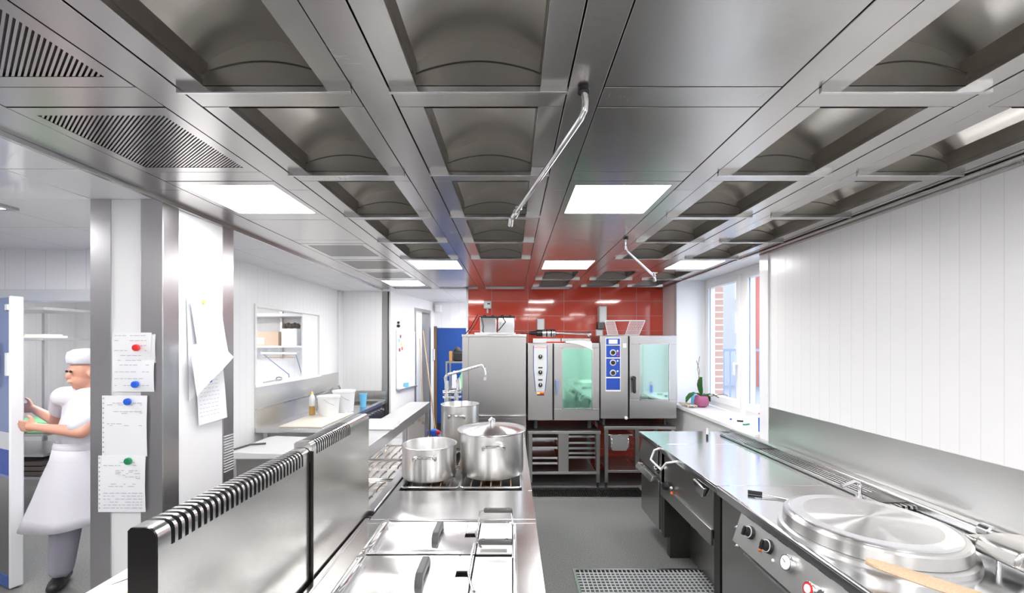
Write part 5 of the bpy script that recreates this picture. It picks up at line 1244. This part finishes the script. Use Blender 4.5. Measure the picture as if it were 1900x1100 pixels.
for s_ in (-1, 1):
    b.sphere(hc+rt*.082*s_+Vector((0, 0, -.015)), .022, 10, 8, sx=.5, sz=1.3)
    b.sphere(hc+fd*.078+rt*.034*s_+Vector((0, 0, .018)), .014, 10, 8, sz=.6)
chain(b, [hc+Vector((0, .01, -.06)), (-3.03, 2.90, 1.40), (-3.03, 2.91, 1.32)], [.052, .055, .075])
SR, SL = (-3.185, 2.88, 1.345), (-2.875, 2.92, 1.345)
chain(b, [SR, (-3.03, 2.91, 1.33), SL], [.058, .085, .058])
chain(b, [(-3.03, 2.91, 1.33), (-3.03, 2.90, 1.15), (-3.03, 2.91, 1.0), (-3.03, 2.92, .88)], [.10, .125, .115, .13])
chain(b, [SR, (-3.38, 3.0, 1.15), (-3.62, 3.06, 1.23)], [.055, .040, .026])          # far arm
EL, WR = Vector((-2.90, 2.72, 1.13)), Vector((-3.235, 2.745, 1.158))
chain(b, [SL, EL, WR], [.055, .042, .027])
# hands
def hand(b, w_, d, up, side, curl):
    d = d.normalized(); p = w_+d*.085
    cap(b, w_, w_+d*.04, .026, .03); 
    for k in range(4):
        o = up*(.030-.020*k); base = w_+d*.085+o; cap(b, w_+d*.03+o*.6, base, .016, .0105, 10)
        l = (.075, .084, .078, .060)[k]
        m1 = base+d*l*.5+side*curl*.3; m2 = base+d*l*.8+side*curl*.9; m3 = base+d*l*1.0+side*curl*1.5
        chain(b, [base, m1, m2, m3], [.0100, .0092, .0084, .0072])
    chain(b, [w_+d*.02+up*.022, w_+d*.055+up*.058+side*.012, w_+d*.09+up*.070+side*.018], [.014, .011, .0085])
hand(b, WR, Vector((-1, .16, .03)), Vector((0, 0, 1)), Vector((-.2, 1, 0)).normalized(), .012)
hand(b, Vector((-3.62, 3.06, 1.23)), Vector((-1, .05, .1)), Vector((0, 0, 1)), Vector((0, 1, 0)), .02)
HR, HL = (-3.10, 2.91, .88), (-2.96, 2.93, .88)
chain(b, [HR, (-3.12, 2.82, .48), (-3.205, 2.87, .09)], [.085, .058, .042])
chain(b, [HL, (-2.93, 2.93, .48), (-2.88, 3.06, .10)], [.085, .058, .042])
bo = b.build('body', 'skin', t); soft(bo, .0065, 4)
# clothes
b = MB()
chain(b, [SR, (-3.03, 2.91, 1.335), SL], [.075, .095, .075])
chain(b, [(-3.03, 2.91, 1.32), (-3.03, 2.895, 1.15), (-3.03, 2.905, 1.0), (-3.03, 2.92, .86)], [.115, .150, .145, .155])
chain(b, [(-3.10, 2.90, 1.25), (-3.11, 2.90, 1.0)], [.09, .10])
chain(b, [SR, (-3.275, 2.94, 1.25)], [.07, .066]); chain(b, [SL, (-2.885, 2.83, 1.25), (-2.93, 2.74, 1.175)], [.07, .066, .062])
o = b.build('jacket', 'cloth_white', t); soft(o, .009, 6)
b = MB(); chain(b, [(-3.165, 2.93, 1.36), (-3.215, 2.93, 1.27)], [.062, .060]); o = b.build('sleeve_patch', 'cloth_lilac', t); soft(o, .008, 4)
b = MB()
chain(b, [HR, (-3.115, 2.83, .50), (-3.19, 2.86, .14)], [.105, .085, .068]); chain(b, [HL, (-2.93, 2.93, .50), (-2.89, 3.04, .15)], [.105, .085, .066])
o = b.build('trousers', 'cloth_grey', t); soft(o, .009, 5)
# apron skirt
n = 40; rings = [(1.04, -3.05, 2.90, .170, .150, 0), (.92, -3.06, 2.90, .185, .165, .004), (.80, -3.07, 2.89, .215, .18, .010), (.66, -3.09, 2.89, .240, .20, .016), (.54, -3.105, 2.88, .265, .21, .022), (.465, -3.11, 2.87, .285, .215, .028)]
vs = []; fs = []
for (z, cx, cy, rx, ry, wv) in rings:
    for k in range(n):
        a = 2*PI*k/n; w_ = 1+wv*2*math.sin(5*a+z*3)
        vs.append((cx+rx*w_*math.cos(a), cy+ry*w_*math.sin(a), z+(.02*math.cos(a) if z < .5 else 0)))
m_ = len(rings)
for i in range(m_-1): fs += [(i*n+k, i*n+(k+1) % n, (i+1)*n+(k+1) % n, (i+1)*n+k) for k in range(n)]
o = MB().add(vs, fs).build('apron', 'cloth_white', t, ang=80); so = o.modifiers.new('solid', 'SOLIDIFY'); so.thickness = .004
MB().lathe((-3.05, 2.90, .985), [(.174, 0), (.178, .01), (.178, .03), (.173, .04)], 40, 1, .88).build('apron_belt', 'cloth_white', t)
cp = MB().lathe(hc+Vector((0, 0, .055)), [(.088, 0), (.096, .012), (.100, .05), (.092, .085), (.06, .105), (0, .112)], 32, .95, 1.05).build('cap', 'cloth_white', t, ang=60)
for s_ in (-1, 1): MB().sphere(hc+fd*.086+rt*.034*s_+Vector((0, 0, .012)), .009, 10, 8).build('eye', 'black_plastic', t)
MB().sphere(hc-fd*.045+Vector((0, 0, .005)), .075, 16, 10, sx=.95).build('hair', 'stem_brown', t)
for (x, y, a) in ((-3.235, 2.90, -.3), (-2.885, 3.04, 0)):
    q = MB(); f_ = Vector((.55, -.83, 0)).normalized()
    c = Vector((x, y, .045)); chain(q, [c-f_*.06, c+f_*.02, c+f_*.10, c+f_*.15], [.046, .046, .044, .036])
    for i, v in enumerate(q.v): q.v[i] = (v[0], v[1], max(.002, v[2]))
    chain(q, [c-f_*.05, c-f_*.05+Vector((0, 0, .05))], [.045, .045])
    o = q.build('shoe', 'black_plastic', t); soft(o, .007, 3)
